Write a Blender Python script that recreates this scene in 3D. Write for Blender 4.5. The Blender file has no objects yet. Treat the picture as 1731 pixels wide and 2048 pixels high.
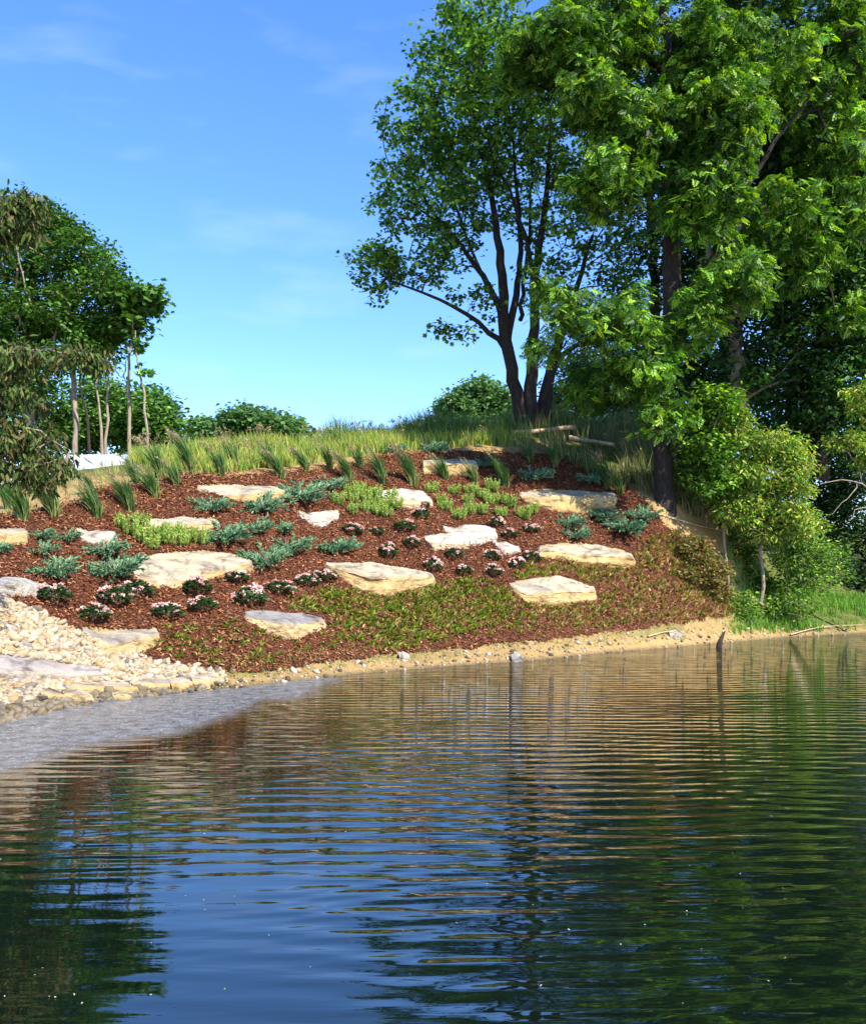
import bpy, math, random
import numpy as np
from mathutils import Vector
random.seed(7); RNG = np.random.default_rng(7)
C = bpy.context.scene.collection
SC = bpy.context.scene
# ------------------------------------------------------------------ camera
F, CX, HY, CH = 2000.0, 865.5, 1150.0, 2.0
cam_d = bpy.data.cameras.new('camera'); cam = bpy.data.objects.new('camera', cam_d); C.objects.link(cam)
cam.location = (0, 0, CH); cam.rotation_euler = (math.radians(90), 0, 0)
cam_d.sensor_fit = 'HORIZONTAL'; cam_d.sensor_width = 36; cam_d.lens = 36*F/1731
cam_d.shift_y = (HY-1024)/1731; cam_d.clip_end = 3000; cam_d.clip_start = .1
SC.camera = cam
# ------------------------------------------------------------------ light
SUN_AZ, SUN_EL = math.radians(133), math.radians(43)     # azimuth clockwise from +Y
w = bpy.data.worlds.new('World'); SC.world = w; w.use_nodes = True
nt = w.node_tree; bg = nt.nodes['Background']
sky = nt.nodes.new('ShaderNodeTexSky'); sky.sky_type = 'NISHITA'; sky.sun_disc = False
sky.sun_elevation = SUN_EL; sky.sun_rotation = SUN_AZ; sky.air_density = 1.0; sky.dust_density = 0.0; sky.ozone_density = 6.0
hs = nt.nodes.new('ShaderNodeHueSaturation'); hs.inputs['Hue'].default_value = .5; hs.inputs['Saturation'].default_value = 1.15
tc = nt.nodes.new('ShaderNodeTexCoord'); mp = nt.nodes.new('ShaderNodeMapping'); mp.inputs['Scale'].default_value = (2.0, 2.0, 7.0)
cn = nt.nodes.new('ShaderNodeTexNoise'); cn.inputs['Scale'].default_value = 4.5; cn.inputs['Detail'].default_value = 5; cn.inputs['Roughness'].default_value = .45
cr = nt.nodes.new('ShaderNodeMapRange'); cr.inputs['From Min'].default_value = .54; cr.inputs['From Max'].default_value = .85; cr.inputs['To Max'].default_value = .15
cm = nt.nodes.new('ShaderNodeMix'); cm.data_type = 'RGBA'; cm.inputs['B'].default_value = (3.9, 4.3, 5.6, 1)
L = nt.links.new
L(sky.outputs[0], hs.inputs['Color']); L(tc.outputs['Generated'], mp.inputs[0]); L(mp.outputs[0], cn.inputs['Vector'])
L(cn.outputs['Fac'], cr.inputs['Value']); L(cr.outputs[0], cm.inputs['Factor']); tn = nt.nodes.new('ShaderNodeMix'); tn.data_type = 'RGBA'; tn.blend_type = 'MULTIPLY'; tn.inputs['Factor'].default_value = 1; tn.inputs['B'].default_value = (1.04, .93, 1.04, 1); L(hs.outputs[0], tn.inputs['A']); L(tn.outputs['Result'], cm.inputs['A']); L(cm.outputs['Result'], bg.inputs[0])
bg.inputs[1].default_value = 0.14
sd = bpy.data.lights.new('sun', 'SUN'); sun = bpy.data.objects.new('sun', sd); C.objects.link(sun)
sd.energy = 4.3; sd.angle = math.radians(.5); sd.color = (1, .93, .82)
SDIR = Vector((math.sin(SUN_AZ)*math.cos(SUN_EL), math.cos(SUN_AZ)*math.cos(SUN_EL), math.sin(SUN_EL)))
sun.rotation_euler = SDIR.to_track_quat('Z', 'Y').to_euler(); sun.location = SDIR*60
SC.view_settings.view_transform = 'Standard'; SC.view_settings.look = 'None'
SC.view_settings.exposure = 1.2; SC.view_settings.gamma = 1; SC.view_settings.use_curve_mapping = False
SC.cycles.max_bounces = 6; SC.cycles.transparent_max_bounces = 8; SC.cycles.diffuse_bounces = 3

# ------------------------------------------------------------------ noise
def _h(i, j, k, s):
    n = (i*374761393 + j*668265263 + k*1442695041 + s*974634777) & 0xffffffff
    n = ((n ^ (n >> 13))*1274126177) & 0xffffffff
    return ((n ^ (n >> 16)) & 0xffff)/65535.0
def noise3(x, y, z=0.0, s=0):
    x, y, z = np.broadcast_arrays(np.asarray(x, float), np.asarray(y, float), np.asarray(z, float))
    i, j, k = [np.floor(a).astype(np.int64) for a in (x, y, z)]
    u, v, t = x-i, y-j, z-k
    u, v, t = [a*a*(3-2*a) for a in (u, v, t)]
    r = 0
    for a in (0, 1):
        for b in (0, 1):
            for c in (0, 1):
                r = r + _h(i+a, j+b, k+c, s)*(u if a else 1-u)*(v if b else 1-v)*(t if c else 1-t)
    return r*2-1
def fbm(x, y, z=0.0, s=0, o=3):
    r, a, f = 0, 1, 1
    for q in range(o):
        r = r + a*noise3(np.asarray(x)*f, np.asarray(y)*f, np.asarray(z)*f, s+q); a *= .5; f *= 2.03
    return r/1.75
# ------------------------------------------------------------------ terrain
def zpy(D, py): return CH+(HY-py)*D/F
COL = [(-2600, 5.5, (6.5, .3), (10, 2.5), (22, 4.5)), (-900, 9, (10, .3), (14, 2.5), (26, 4.5)),
       (-300, 11.8, (12.6, .25), (16.5, 2.6), (28, 4.7)), (0, 13.8, (14.6, .25), (19, zpy(19, 1040)), (30, zpy(30, 962))),
       (171, 15.7, (16.4, .22), (21.6, zpy(21.6, 1000)), (31, zpy(31, 925))), (300, 16.7, (17.5, .25), (24, zpy(24, 964)), (31.5, zpy(31.5, 908))),
       (500, 17.9, (18.8, .22), (26.3, zpy(26.3, 948)), (33, zpy(33, 898))), (700, 20.1, (21, .3), (29.5, zpy(29.5, 925)), (35, zpy(35, 882))),
       (900, 21.9, (23, .3), (32.3, zpy(32.3, 900)), (37, zpy(37, 866))), (1060, 23.3, (24.4, .35), (33.5, zpy(33.5, 895)), (39, zpy(39, 858))),
       (1200, 25.6, (26.6, .4), (33, zpy(33, 960)), (42, zpy(42, 856))), (1330, 27.4, (28.3, .5), (31.5, zpy(31.5, 1003)), (42, zpy(42, 870))),
       (1450, 29.6, (30.4, .5), (33.5, zpy(33.5, 1080)), (43, zpy(43, 900))), (1560, 32, (33, .35), (36.5, 1.6), (44, zpy(44, 1000))),
       (1731, 34.5, (35.5, .3), (39, 1.1), (50, 4.0)), (2200, 40, (41, .3), (45, 1.5), (58, 4.0)), (4700, 48, (49, .3), (53, 1.5), (66, 4))]
GD = np.concatenate([np.arange(3, 60, .2), [60, 65, 70, 80, 90, 120, 200, 400, 900]])
GP = np.arange(-2600, 4701, 20.0)
cp = np.array([c[0] for c in COL], float)
def cint(f): return np.interp(GP, cp, [f(c) for c in COL])
k0 = cint(lambda c: c[1]); kb, zb = cint(lambda c: c[2][0]), cint(lambda c: c[2][1])
k1, z1 = cint(lambda c: c[3][0]), cint(lambda c: c[3][1]); k2, z2 = cint(lambda c: c[4][0]), cint(lambda c: c[4][1])
ZT = np.zeros((len(GP), len(GD)))
for i in range(len(GP)):
    ds = [k0[i]-6, k0[i], kb[i], k1[i], k2[i], k2[i]+15, 900]; zs = [-1.6, 0, zb[i], z1[i], z2[i], z2[i]+.2, z2[i]+.3]
    row = np.interp(GD, ds, zs); n = (GD < 60).sum()
    ker = np.array([1, 2, 3, 2, 1.])/9; rr = np.convolve(np.pad(row[:n], 2, mode='edge'), ker, 'valid')
    m = GD[:n] > kb[i]+.3; row[:n] = np.where(m, rr, row[:n]); ZT[i] = row
ker = np.array([1, 2, 1.])/4
ZT = np.apply_along_axis(lambda v: np.convolve(np.pad(v, 1, mode='edge'), ker, 'valid'), 0, ZT)
def shoreD(px): return np.interp(px, cp, [c[1] for c in COL])
def hgt(X, Y):
    X, Y = np.asarray(X, float), np.maximum(np.asarray(Y, float), .5)
    p = np.clip(CX+F*X/Y, GP[0], GP[-1]-.01); d = np.clip(Y, GD[0], GD[-1]-.01)
    i = ((p-GP[0])/20).astype(int); i = np.minimum(i, len(GP)-2); u = (p-GP[i])/20
    j = np.clip(np.searchsorted(GD, d, 'right')-1, 0, len(GD)-2); v = (d-GD[j])/(GD[j+1]-GD[j])
    z = ZT[i, j]*(1-u)*(1-v)+ZT[i+1, j]*u*(1-v)+ZT[i, j+1]*(1-u)*v+ZT[i+1, j+1]*u*v
    inl = np.clip((z-.1)/.5, 0, 1)
    return z+inl*(.07*noise3(X*.7, Y*.7, 0, 3)+.02*noise3(X*3, Y*3, 0, 4))
def proj(X, Y, Z): return CX+F*X/Y, HY-F*(Z-CH)/Y
def at(px, py, D): return np.array([(px-CX)*D/F, D, zpy(D, py)])
_DD = np.arange(5, 58, .05)
def ray(px, py):
    X = (px-CX)*_DD/F; Z = hgt(X, _DD); yy = HY-F*(Z-CH)/_DD
    ok = np.nonzero((yy <= py) & (_DD > shoreD(px)-1))[0]
    D = _DD[ok[0]] if len(ok) else _DD[np.argmin(yy)]
    return D
def gp(px, py):
    D = ray(px, py); X = (px-CX)*D/F; return np.array([X, D, float(hgt(X, D))])
def inpoly(px, py, poly):
    px, py = np.asarray(px, float), np.asarray(py, float); r = np.zeros(px.shape, bool); n = len(poly)
    for i in range(n):
        x1, y1 = poly[i]; x2, y2 = poly[(i+1) % n]
        if y1 == y2: continue
        c = ((y1 > py) != (y2 > py)) & (px < (x2-x1)*(py-y1)/(y2-y1)+x1); r ^= c
    return r
# ------------------------------------------------------------------ mesh helpers
def mesh(name, V, faces, col=None, smooth=False):
    """faces: list of int arrays (k, n) with n verts a face"""
    me = bpy.data.meshes.new(name); V = np.asarray(V, np.float32)
    me.vertices.add(len(V)); me.vertices.foreach_set('co', V.ravel())
    lv = np.concatenate([f.ravel() for f in faces]).astype(np.int32)
    ls, tot = [], 0
    for f in faces:
        ls.append(tot+np.arange(len(f))*f.shape[1]); tot += f.size
    ls = np.concatenate(ls).astype(np.int32)
    me.loops.add(len(lv)); me.loops.foreach_set('vertex_index', lv)
    me.polygons.add(len(ls)); me.polygons.foreach_set('loop_start', ls)
    if smooth: me.polygons.foreach_set('use_smooth', np.ones(len(ls), bool))
    me.update(calc_edges=True); me.validate()
    if col is not None and len(me.vertices) == len(V):
        a = me.color_attributes.new('Col', 'FLOAT_COLOR', 'POINT')
        c = np.ones((len(V), 4), np.float32); c[:, :3] = col; a.data.foreach_set('color', c.ravel())
    return me
def ob(name, me, mat, parent=None, label=None, cat=None, group=None, kind=None, loc=None):
    o = bpy.data.objects.new(name, me); C.objects.link(o)
    if mat and me and not me.materials: me.materials.append(mat)
    if parent: o.parent = parent
    if loc is not None: o.location = loc
    for k, v in (('label', label), ('category', cat), ('group', group), ('kind', kind)):
        if v: o[k] = v
    return o
def thing(name, loc, label, cat, group=None, rz=0, sc=1):
    o = ob(name, None, None, label=label, cat=cat, group=group, loc=loc); o.rotation_euler = (0, 0, rz); o.scale = (sc,)*3
    o.empty_display_size = .2; return o
def copy_tree(root, **kw):
    r = root.copy(); C.objects.link(r)
    for ch in root.children:
        c = ch.copy(); C.objects.link(c); c.parent = r
    return r
class Acc:
    def __init__(s): s.V, s.Q, s.T, s.Cc, s.n = [], [], [], [], 0
    def add(s, V, quads=None, tris=None, col=(1, 1, 1)):
        V = np.asarray(V, float).reshape(-1, 3)
        if quads is not None and len(quads): s.Q.append(np.asarray(quads).reshape(-1, 4)+s.n)
        if tris is not None and len(tris): s.T.append(np.asarray(tris).reshape(-1, 3)+s.n)
        s.V.append(V); s.Cc.append(np.broadcast_to(np.asarray(col, float), V.shape)); s.n += len(V)
    def mesh(s, name, origin=(0, 0, 0), smooth=False):
        f = []
        if s.Q: f.append(np.concatenate(s.Q))
        if s.T: f.append(np.concatenate(s.T))
        return mesh(name, np.concatenate(s.V)-np.asarray(origin), f, np.concatenate(s.Cc), smooth)
def tube(acc, P, R, sides=6, col=(1, 1, 1), rough=0.0):
    P = np.asarray(P, float); R = np.asarray(R, float); n = len(P)
    T = np.gradient(P, axis=0); T /= np.linalg.norm(T, axis=1)[:, None]+1e-9
    up = np.where(np.abs(T[:, 2:3]) > .9, np.array([[1., 0, 0]]), np.array([[0, 0, 1.]]))
    up = np.broadcast_to(np.array([.3, -.8, .52]) if abs(T[0, 2]) > .6 else np.array([.1, .1, 1.]), T.shape)
    A = np.cross(T, up); A /= np.linalg.norm(A, axis=1)[:, None]+1e-9; B = np.cross(T, A)
    th = np.arange(sides)*2*math.pi/sides
    rr = R[:, None]*(1+rough*noise3(np.cos(th)[None]*2+0*R[:, None], np.sin(th)[None]*2+0*R[:, None], np.arange(n)[:, None]*.25, 9))
    V = P[:, None]+rr[..., None]*(np.cos(th)[None, :, None]*A[:, None]+np.sin(th)[None, :, None]*B[:, None])
    i = np.arange(n-1)[:, None]*sides; j = np.arange(sides)[None]; k = (j+1) % sides
    Q = np.stack([i+j, i+k, i+sides+k, i+sides+j], -1).reshape(-1, 4)
    acc.add(V.reshape(-1, 3), quads=Q, col=col)
def spline(P, n):
    P = np.asarray(P, float); m = len(P)
    if m < 3: return P[0]+(P[-1]-P[0])*np.linspace(0, 1, n)[:, None]
    t = np.linspace(0, m-1-1e-6, n); i = t.astype(int); u = (t-i)[:, None]
    g = lambda k: P[np.clip(k, 0, m-1)]
    a, b, c, d = g(i-1), g(i), g(i+1), g(i+2)
    return .5*(2*b+(c-a)*u+(2*a-5*b+4*c-d)*u*u+(3*b-a-3*c+d)*u**3)
# ------------------------------------------------------------------ materials
def mat(name):
    m = bpy.data.materials.new(name); m.use_nodes = True; n = m.node_tree
    return m, n, n.nodes['Principled BSDF'], n.links.new
def N(n, t, **kw):
    x = n.nodes.new(t)
    for k, v in kw.items():
        if k in x.inputs: x.inputs[k].default_value = v
        else: setattr(x, k, v)
    return x
def leaf_mat(name, trans=.35, rough=.5, spec=.3, gain=1.0):
    m, n, p, l = mat(name)
    a = N(n, 'ShaderNodeAttribute', attribute_name='Col')
    g = N(n, 'ShaderNodeMix', data_type='RGBA', blend_type='MULTIPLY', Factor=1.0); g.inputs['B'].default_value = (gain, gain, gain, 1)
    l(a.outputs['Color'], g.inputs['A'])
    l(g.outputs['Result'], p.inputs['Base Color']); p.inputs['Roughness'].default_value = rough; p.inputs['Specular IOR Level'].default_value = spec
    t = N(n, 'ShaderNodeBsdfTranslucent'); h = N(n, 'ShaderNodeHueSaturation', Value=1.5, Saturation=1.1, Hue=.49)
    l(g.outputs['Result'], h.inputs['Color']); l(h.outputs[0], t.inputs['Color'])
    x = N(n, 'ShaderNodeMixShader'); x.inputs[0].default_value = trans
    l(p.outputs[0], x.inputs[1]); l(t.outputs[0], x.inputs[2]); l(x.outputs[0], n.nodes['Material Output'].inputs[0])
    return m
def noisy(name, stops, scale=5, detail=6, rough=.85, bump=.5, bscale=None, stretch=(1, 1, 1), bdist=.02, attr=False, spec=.3):
    m, n, p, l = mat(name)
    tcn = N(n, 'ShaderNodeNewGeometry'); mpn = N(n, 'ShaderNodeMapping'); mpn.inputs['Scale'].default_value = stretch
    l(tcn.outputs['Position'], mpn.inputs[0])
    t = N(n, 'ShaderNodeTexNoise', Scale=scale, Detail=detail, Roughness=.65); l(mpn.outputs[0], t.inputs['Vector'])
    r = N(n, 'ShaderNodeValToRGB'); e = r.color_ramp.elements
    while len(e) < len(stops): e.new(.5)
    for q, (ps, c) in zip(e, stops): q.position = ps; q.color = (*c, 1)
    l(t.outputs['Fac'], r.inputs[0]); out = r.outputs[0]
    if attr:
        a = N(n, 'ShaderNodeAttribute', attribute_name='Col'); g = N(n, 'ShaderNodeMix', data_type='RGBA', blend_type='MULTIPLY', Factor=1.0)
        l(a.outputs['Color'], g.inputs['A']); l(out, g.inputs['B']); out = g.outputs['Result']
    l(out, p.inputs['Base Color']); p.inputs['Roughness'].default_value = rough; p.inputs['Specular IOR Level'].default_value = spec
    t2 = N(n, 'ShaderNodeTexNoise', Scale=bscale or scale*4, Detail=8, Roughness=.7); l(mpn.outputs[0], t2.inputs['Vector'])
    b = N(n, 'ShaderNodeBump', Strength=bump, Distance=bdist); l(t2.outputs['Fac'], b.inputs['Height']); l(b.outputs[0], p.inputs['Normal'])
    return m
M = {}
M['leaf'] = leaf_mat('leaf', .34); M['leaf_dry'] = leaf_mat('leaf_dry', .2, .6, .2); M['grass'] = leaf_mat('grass_blades', .3, .5)
M['needle'] = leaf_mat('needles', .12, .6, .2); M['petal'] = leaf_mat('petal', .25, .6, .2)
M['bark_dark'] = noisy('bark_dark', [(.3, (.018, .013, .01)), (.7, (.075, .058, .045))], 6, rough=.9, bump=1, stretch=(3, 3, .5), bdist=.06)
M['bark_pale'] = noisy('bark_pale', [(.3, (.16, .12, .08)), (.7, (.42, .34, .25))], 6, rough=.9, bump=.8, stretch=(3, 3, .6), bdist=.03)
M['soil'] = None
M['rock'] = noisy('limestone', [(.33, (.34, .30, .27)), (.45, (.82, .78, .73)), (.55, (.98, .95, .9)), (.8, (1.08, 1.05, 1.0))], 2.2, 10, .85, 1, 7, (1, 1.4, 2.6), .09, attr=True, spec=.2)
M['gravel'] = noisy('gravel_stone', [(.3, (.8, .78, .75)), (.7, (1.1, 1.08, 1.05))], 9, 4, .8, .4, 40, attr=True, spec=.2)
M['chip'] = noisy('wood_chip', [(.3, (.7, .7, .7)), (.7, (1.2, 1.2, 1.2))], 20, 3, .9, .3, 60, attr=True, spec=.1)
M['mulch'] = noisy('mulch', [(.32, (.02, .007, .004)), (.5, (.10, .035, .018)), (.68, (.25, .098, .055))], 22, 6, .95, 1, 30, bdist=.05, spec=.1)
M['wood'] = noisy('dead_wood', [(.3, (.28, .19, .1)), (.7, (.62, .48, .3))], 8, rough=.85, bump=.8, stretch=(.6, 3, 3), bdist=.02)
# ------------------------------------------------------------------ boulders
FOOT = []
NICK = []   # (px, py, nickname) landmarks for labels
def rs(poly, n):
    p = np.asarray(poly, float); t = np.linspace(0, 1, len(p)) if len(p) < 2 else np.concatenate([[0], np.cumsum(np.hypot(*np.diff(p, axis=0).T))]); t = t/t[-1]
    u = np.linspace(0, 1, n); return np.stack([np.interp(u, t, p[:, 0]), np.interp(u, t, p[:, 1])], -1)
def boulder(back, rim, bot, label, nick=None, top=(.54, .47, .34), face=(.58, .40, .16), rough=1.0, maxdep=.9, name='boulder', group='limestone boulders set in the mulch slope', seed=0, grey=.0):
    n = 40; B, R_, O = rs(back, n), rs(rim, n), rs(bot, n)
    u = np.linspace(0, 1, n)
    Df = np.polyval(np.polyfit(u, [ray(*p) for p in O], 4), u)
    wid = (O[-1, 0]-O[0, 0])*Df.mean()/F; Df = Df-(.12 if name != 'flat_stone' else .3)
    Db = np.array([ray(*p) for p in B])-.08; Dr = Df+.07
    Db = np.polyval(np.polyfit(u, np.clip(Db, Dr+.3*min(wid, 1), Dr+maxdep*max(wid*.55, .4)), 2), u)
    Db = np.maximum(Db, Dr+.12)
    rows = []
    A = lambda P, Dv: np.stack([(P[:, 0]-CX)*Dv/F, Dv, CH+(HY-P[:, 1])*Dv/F], -1)
    b, r, o = A(B, Db), A(R_, Dr), A(O, Df)
    b[:, 2] = np.maximum(b[:, 2], hgt(b[:, 0], b[:, 1])+.03); bd = b+np.array([0, .15, -.7]); od = o+np.array([0, .1, -.8])
    sub = [(bd, b, 4), (b, r, 12), (r, o, 9), (o, od, 4)]; tags = []
    for q, (p0, p1, k) in enumerate(sub):
        for t in np.arange(k)/k: rows.append(p0*(1-t)+p1*t); tags.append(q+t)
    rows.append(od); tags.append(4); G = np.array(rows)      # rows x n x 3
    tags = np.array(tags); FOOT.append([(q[0], q[1]) for q in b]+[(q[0], q[1]) for q in r[::-1]])
    # round the ends: shrink profile
    cols = [G[:, i] for i in range(n)]
    for side in (0, -1):
        c0 = cols[side].copy(); cen = c0.mean(0); dx = -1 if side == 0 else 1; ext = []
        for t in (.35, .7, 1.0):
            k = math.cos(t*math.pi/2); e = cen+(c0-cen)*k; e[:, 0] = c0[:, 0]+dx*.06*wid*.5*math.sin(t*math.pi/2)*(1-0)+0*e[:, 0]
            e[:, 0] = e[:, 0]*k+(1-k)*(cen[0]+dx*.05*wid); ext.append(e)
        cols = ext[::-1]+cols if side == 0 else cols+ext
    G = np.stack(cols, 1); nr, nc = G.shape[:2]; x, y, z = G[..., 0], G[..., 1], G[..., 2]; s = seed*13.7
    isf = ((tags > 2.05) & (tags < 3.4)).astype(float)[:, None]; ist = ((tags >= .9) & (tags < 2.0)).astype(float)[:, None]
    amp = rough*min(1, wid/1.5)
    st = np.round(noise3(x*.9+s, y*.9, z*5.5, seed)*2.5)/2.5
    dY = isf*(.10*st+.07*fbm(x*2+s, y*2, z*4, seed+3))*amp
    chip = fbm(x*3+s, y*3, z*3, seed+5, 4)
    dZ = ist*(.03*np.round(fbm(x*1.1+s, y*2.2, 0, seed+7)*3)/3+.02*chip)*amp
    edge = np.exp(-((tags-2.0)/.13)**2)[:, None]
    dY = dY+edge*(.03+.05*chip)*amp; dZ = dZ-edge*(.015+.06*np.abs(chip))*amp+(tags < 2.6)[:, None]*.05*fbm(x*1.7+s, y*1.2, 0, seed+23)*amp
    G = G+np.stack([(.07*fbm(x*2.3, y*2.3+s, z*2.3, seed+11)+.03*fbm(x*6, y*6+s, z*6, seed+12))*amp, dY, dZ], -1)
    tf = np.clip((tags-1.85)/.25, 0, 1)[:, None]
    nn = np.clip(.5+.9*fbm(x*1.3+s, y*1.3, z*2, seed+13), 0, 1)[..., None]
    sk = np.clip(fbm(x*.8+s, y*4.5, 0, seed+19, 4)*2.2-.15, 0, 1)[..., None]; topc = np.array(top)*(1-.3*nn)+np.array([.40, .37, .33])*.3*nn; topc = topc*(1-.5*sk)+np.array([.2, .195, .2])*.5*sk
    facec = np.array(face)*(1-.35*nn)+np.array([.56, .47, .32])*.35*nn
    crk = (np.abs(noise3(x*1.6+s, y*1.6, z*6, seed+17)) < .05)[..., None]*.4
    colr = (topc*(1-tf[..., None])+facec*tf[..., None])*(1-grey)+grey*np.array([.4, .4, .42]); colr = colr*(1-crk)
    idx = np.arange(nr*nc).reshape(nr, nc); Q = np.stack([idx[:-1, :-1], idx[:-1, 1:], idx[1:, 1:], idx[1:, :-1]], -1).reshape(-1, 4)[:, ::-1]
    V = G.reshape(-1, 3); org = np.array([V[:, 0].mean(), V[:, 1].mean(), hgt(V[:, 0].mean(), V[:, 1].mean())])
    me = mesh(name, V-org, [Q], colr.reshape(-1, 3), True)
    try: me.set_sharp_from_angle(angle=math.radians(32))
    except Exception: pass
    ob(name, me, M['rock'], loc=org, label=label, cat='boulder', group=group)
    if nick: NICK.append((O[:, 0].mean(), (B[:, 1].mean()+O[:, 1].mean())/2, nick))
W = (.58, .53, .45)
BS = [
 ([(-60, 1060), (0, 1057), (50, 1058)], [(-60, 1066), (0, 1065), (54, 1064)], [(-60, 1090), (0, 1088), (52, 1083)], 'yellow blocky boulder cut off by the left side of the photo', 'the cut-off yellow boulder', {}),
 ([(153, 1067), (190, 1061), (228, 1062), (234, 1070)], [(156, 1070), (180, 1075), (232, 1076)], [(162, 1075), (190, 1088), (230, 1087)], 'small pale flat boulder between two blue-green junipers on the left', 'the small pale left boulder', dict(top=W, face=W)),
 ([(283, 1049), (330, 1040), (365, 1034), (430, 1037)], [(285, 1052), (330, 1053), (370, 1047), (435, 1043)], [(292, 1060), (330, 1066), (400, 1064), (436, 1058)], 'long low yellow boulder behind the bright green sedum row', 'the long boulder behind the green row', {}),
 ([(234, 1130), (270, 1114), (330, 1107), (400, 1101), (440, 1105), (494, 1121)], [(234, 1134), (285, 1150), (328, 1176), (360, 1160), (400, 1148), (450, 1136), (496, 1126)], [(236, 1138), (283, 1158), (331, 1183), (360, 1171), (400, 1162), (450, 1152), (497, 1140)], 'largest boulder, broad cream wedge narrowing to a point downhill', 'the big wedge boulder', dict(top=(.56, .48, .34), maxdep=1.4)),
 ([(394, 977), (430, 971), (540, 971), (582, 977)], [(396, 980), (430, 985), (480, 987), (540, 980), (583, 980)], [(402, 985), (440, 990), (480, 1003), (500, 1007), (583, 992)], 'long flat-topped boulder near the upper left of the slope beside junipers', 'the long upper boulder', {}),
 ([(-40, 1162), (30, 1155), (65, 1163), (98, 1177)], [(-40, 1170), (30, 1166), (65, 1172), (98, 1181)], [(-40, 1196), (20, 1192), (60, 1190), (98, 1188)], 'rounded whitish grey boulder at the left side above the gravel', 'the whitish left boulder', dict(top=(.5, .49, .47), face=(.46, .44, .4))),
 ([(489, 1231), (540, 1226), (600, 1228), (642, 1238)], [(490, 1235), (540, 1243), (578, 1250), (643, 1242)], [(492, 1240), (540, 1263), (583, 1278), (643, 1258)], 'dark grey-topped slab low on the slope with a yellow front', 'the grey-topped slab', dict(top=(.30, .29, .29), face=(.58, .44, .22))),
 ([(166, 1267), (200, 1262), (290, 1257), (313, 1268)], [(168, 1272), (195, 1280), (215, 1291), (270, 1279), (316, 1274)], [(172, 1277), (200, 1300), (240, 1319), (285, 1302), (318, 1286)], 'yellow boulder at the upper border of the gravel', 'the boulder by the gravel', {}),
 ([(655, 1129), (750, 1127), (800, 1133), (860, 1146)], [(656, 1133), (700, 1146), (740, 1156), (862, 1150)], [(660, 1138), (700, 1166), (735, 1189), (800, 1182), (862, 1168)], 'large yellow slab at the middle of the slope above the daylily patch', 'the large middle slab', {}),
 ([(1019, 1171), (1050, 1160), (1110, 1152), (1145, 1158), (1185, 1174)], [(1020, 1174), (1052, 1187), (1100, 1184), (1187, 1180)], [(1022, 1178), (1055, 1206), (1100, 1208), (1186, 1199)], 'flat cream-topped slab with yellow front low on the right side', 'the flat cream slab', {}),
 ([(1079, 1092), (1150, 1087), (1200, 1090), (1260, 1106)], [(1080, 1097), (1120, 1104), (1200, 1112), (1262, 1112)], [(1082, 1115), (1150, 1119), (1200, 1131), (1261, 1134)], 'wide yellow slab at the right end of the bed above the brown groundcover', 'the wide right slab', {}),
 ([(1040, 986), (1080, 981), (1180, 981), (1225, 987)], [(1042, 990), (1100, 991), (1150, 990), (1228, 993)], [(1046, 1001), (1100, 1016), (1130, 1026), (1200, 1026), (1228, 1010)], 'half-shaded boulder under the trees at the upper right of the slope', 'the half-shaded boulder', {}),
 ([(848, 921), (900, 919), (950, 921)], [(847, 927), (900, 926), (952, 927)], [(849, 947), (900, 950), (952, 953)], 'blocky boulder highest on the slope with grass clumps in front', 'the topmost boulder', {}),
 ([(737, 982), (800, 977), (845, 984), (858, 998)], [(739, 985), (780, 993), (820, 1000), (860, 1003)], [(755, 998), (800, 1018), (830, 1019), (862, 1014)], 'white and yellow mottled boulder behind bright green sedums', 'the mottled upper boulder', dict(top=W, face=(.52, .40, .24))),
 ([(598, 1027), (630, 1023), (676, 1022)], [(599, 1029), (630, 1037), (677, 1030)], [(604, 1036), (637, 1055), (677, 1037)], 'small pale wedge boulder alone on open mulch at the centre', 'the small pale wedge', dict(top=W, face=W)),
 ([(848, 1074), (880, 1067), (920, 1066), (936, 1078)], [(852, 1081), (875, 1086), (936, 1087)], [(868, 1097), (900, 1098), (937, 1096)], 'front left stone of the pale overlapping pair', 'the front pale stone', dict(top=W, face=(.54, .42, .26))),
 ([(887, 1059), (930, 1050), (990, 1055)], [(889, 1063), (940, 1076), (992, 1069)], [(900, 1070), (950, 1092), (992, 1080)], 'rear right stone of the pale overlapping pair', 'the rear pale stone', dict(top=W, face=W)),
 ([(989, 1085), (1010, 1082), (1038, 1095)], [(990, 1089), (1005, 1095), (1040, 1098)], [(993, 1093), (1008, 1109), (1040, 1103)], 'smallest pale stone just right of the overlapping pair', 'the smallest pale stone', dict(top=W, face=W)),
]
for i, (b, r, o, lab, nk, kw) in enumerate(BS): boulder(b, r, o, lab, nk, seed=i+1, **kw)
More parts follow.
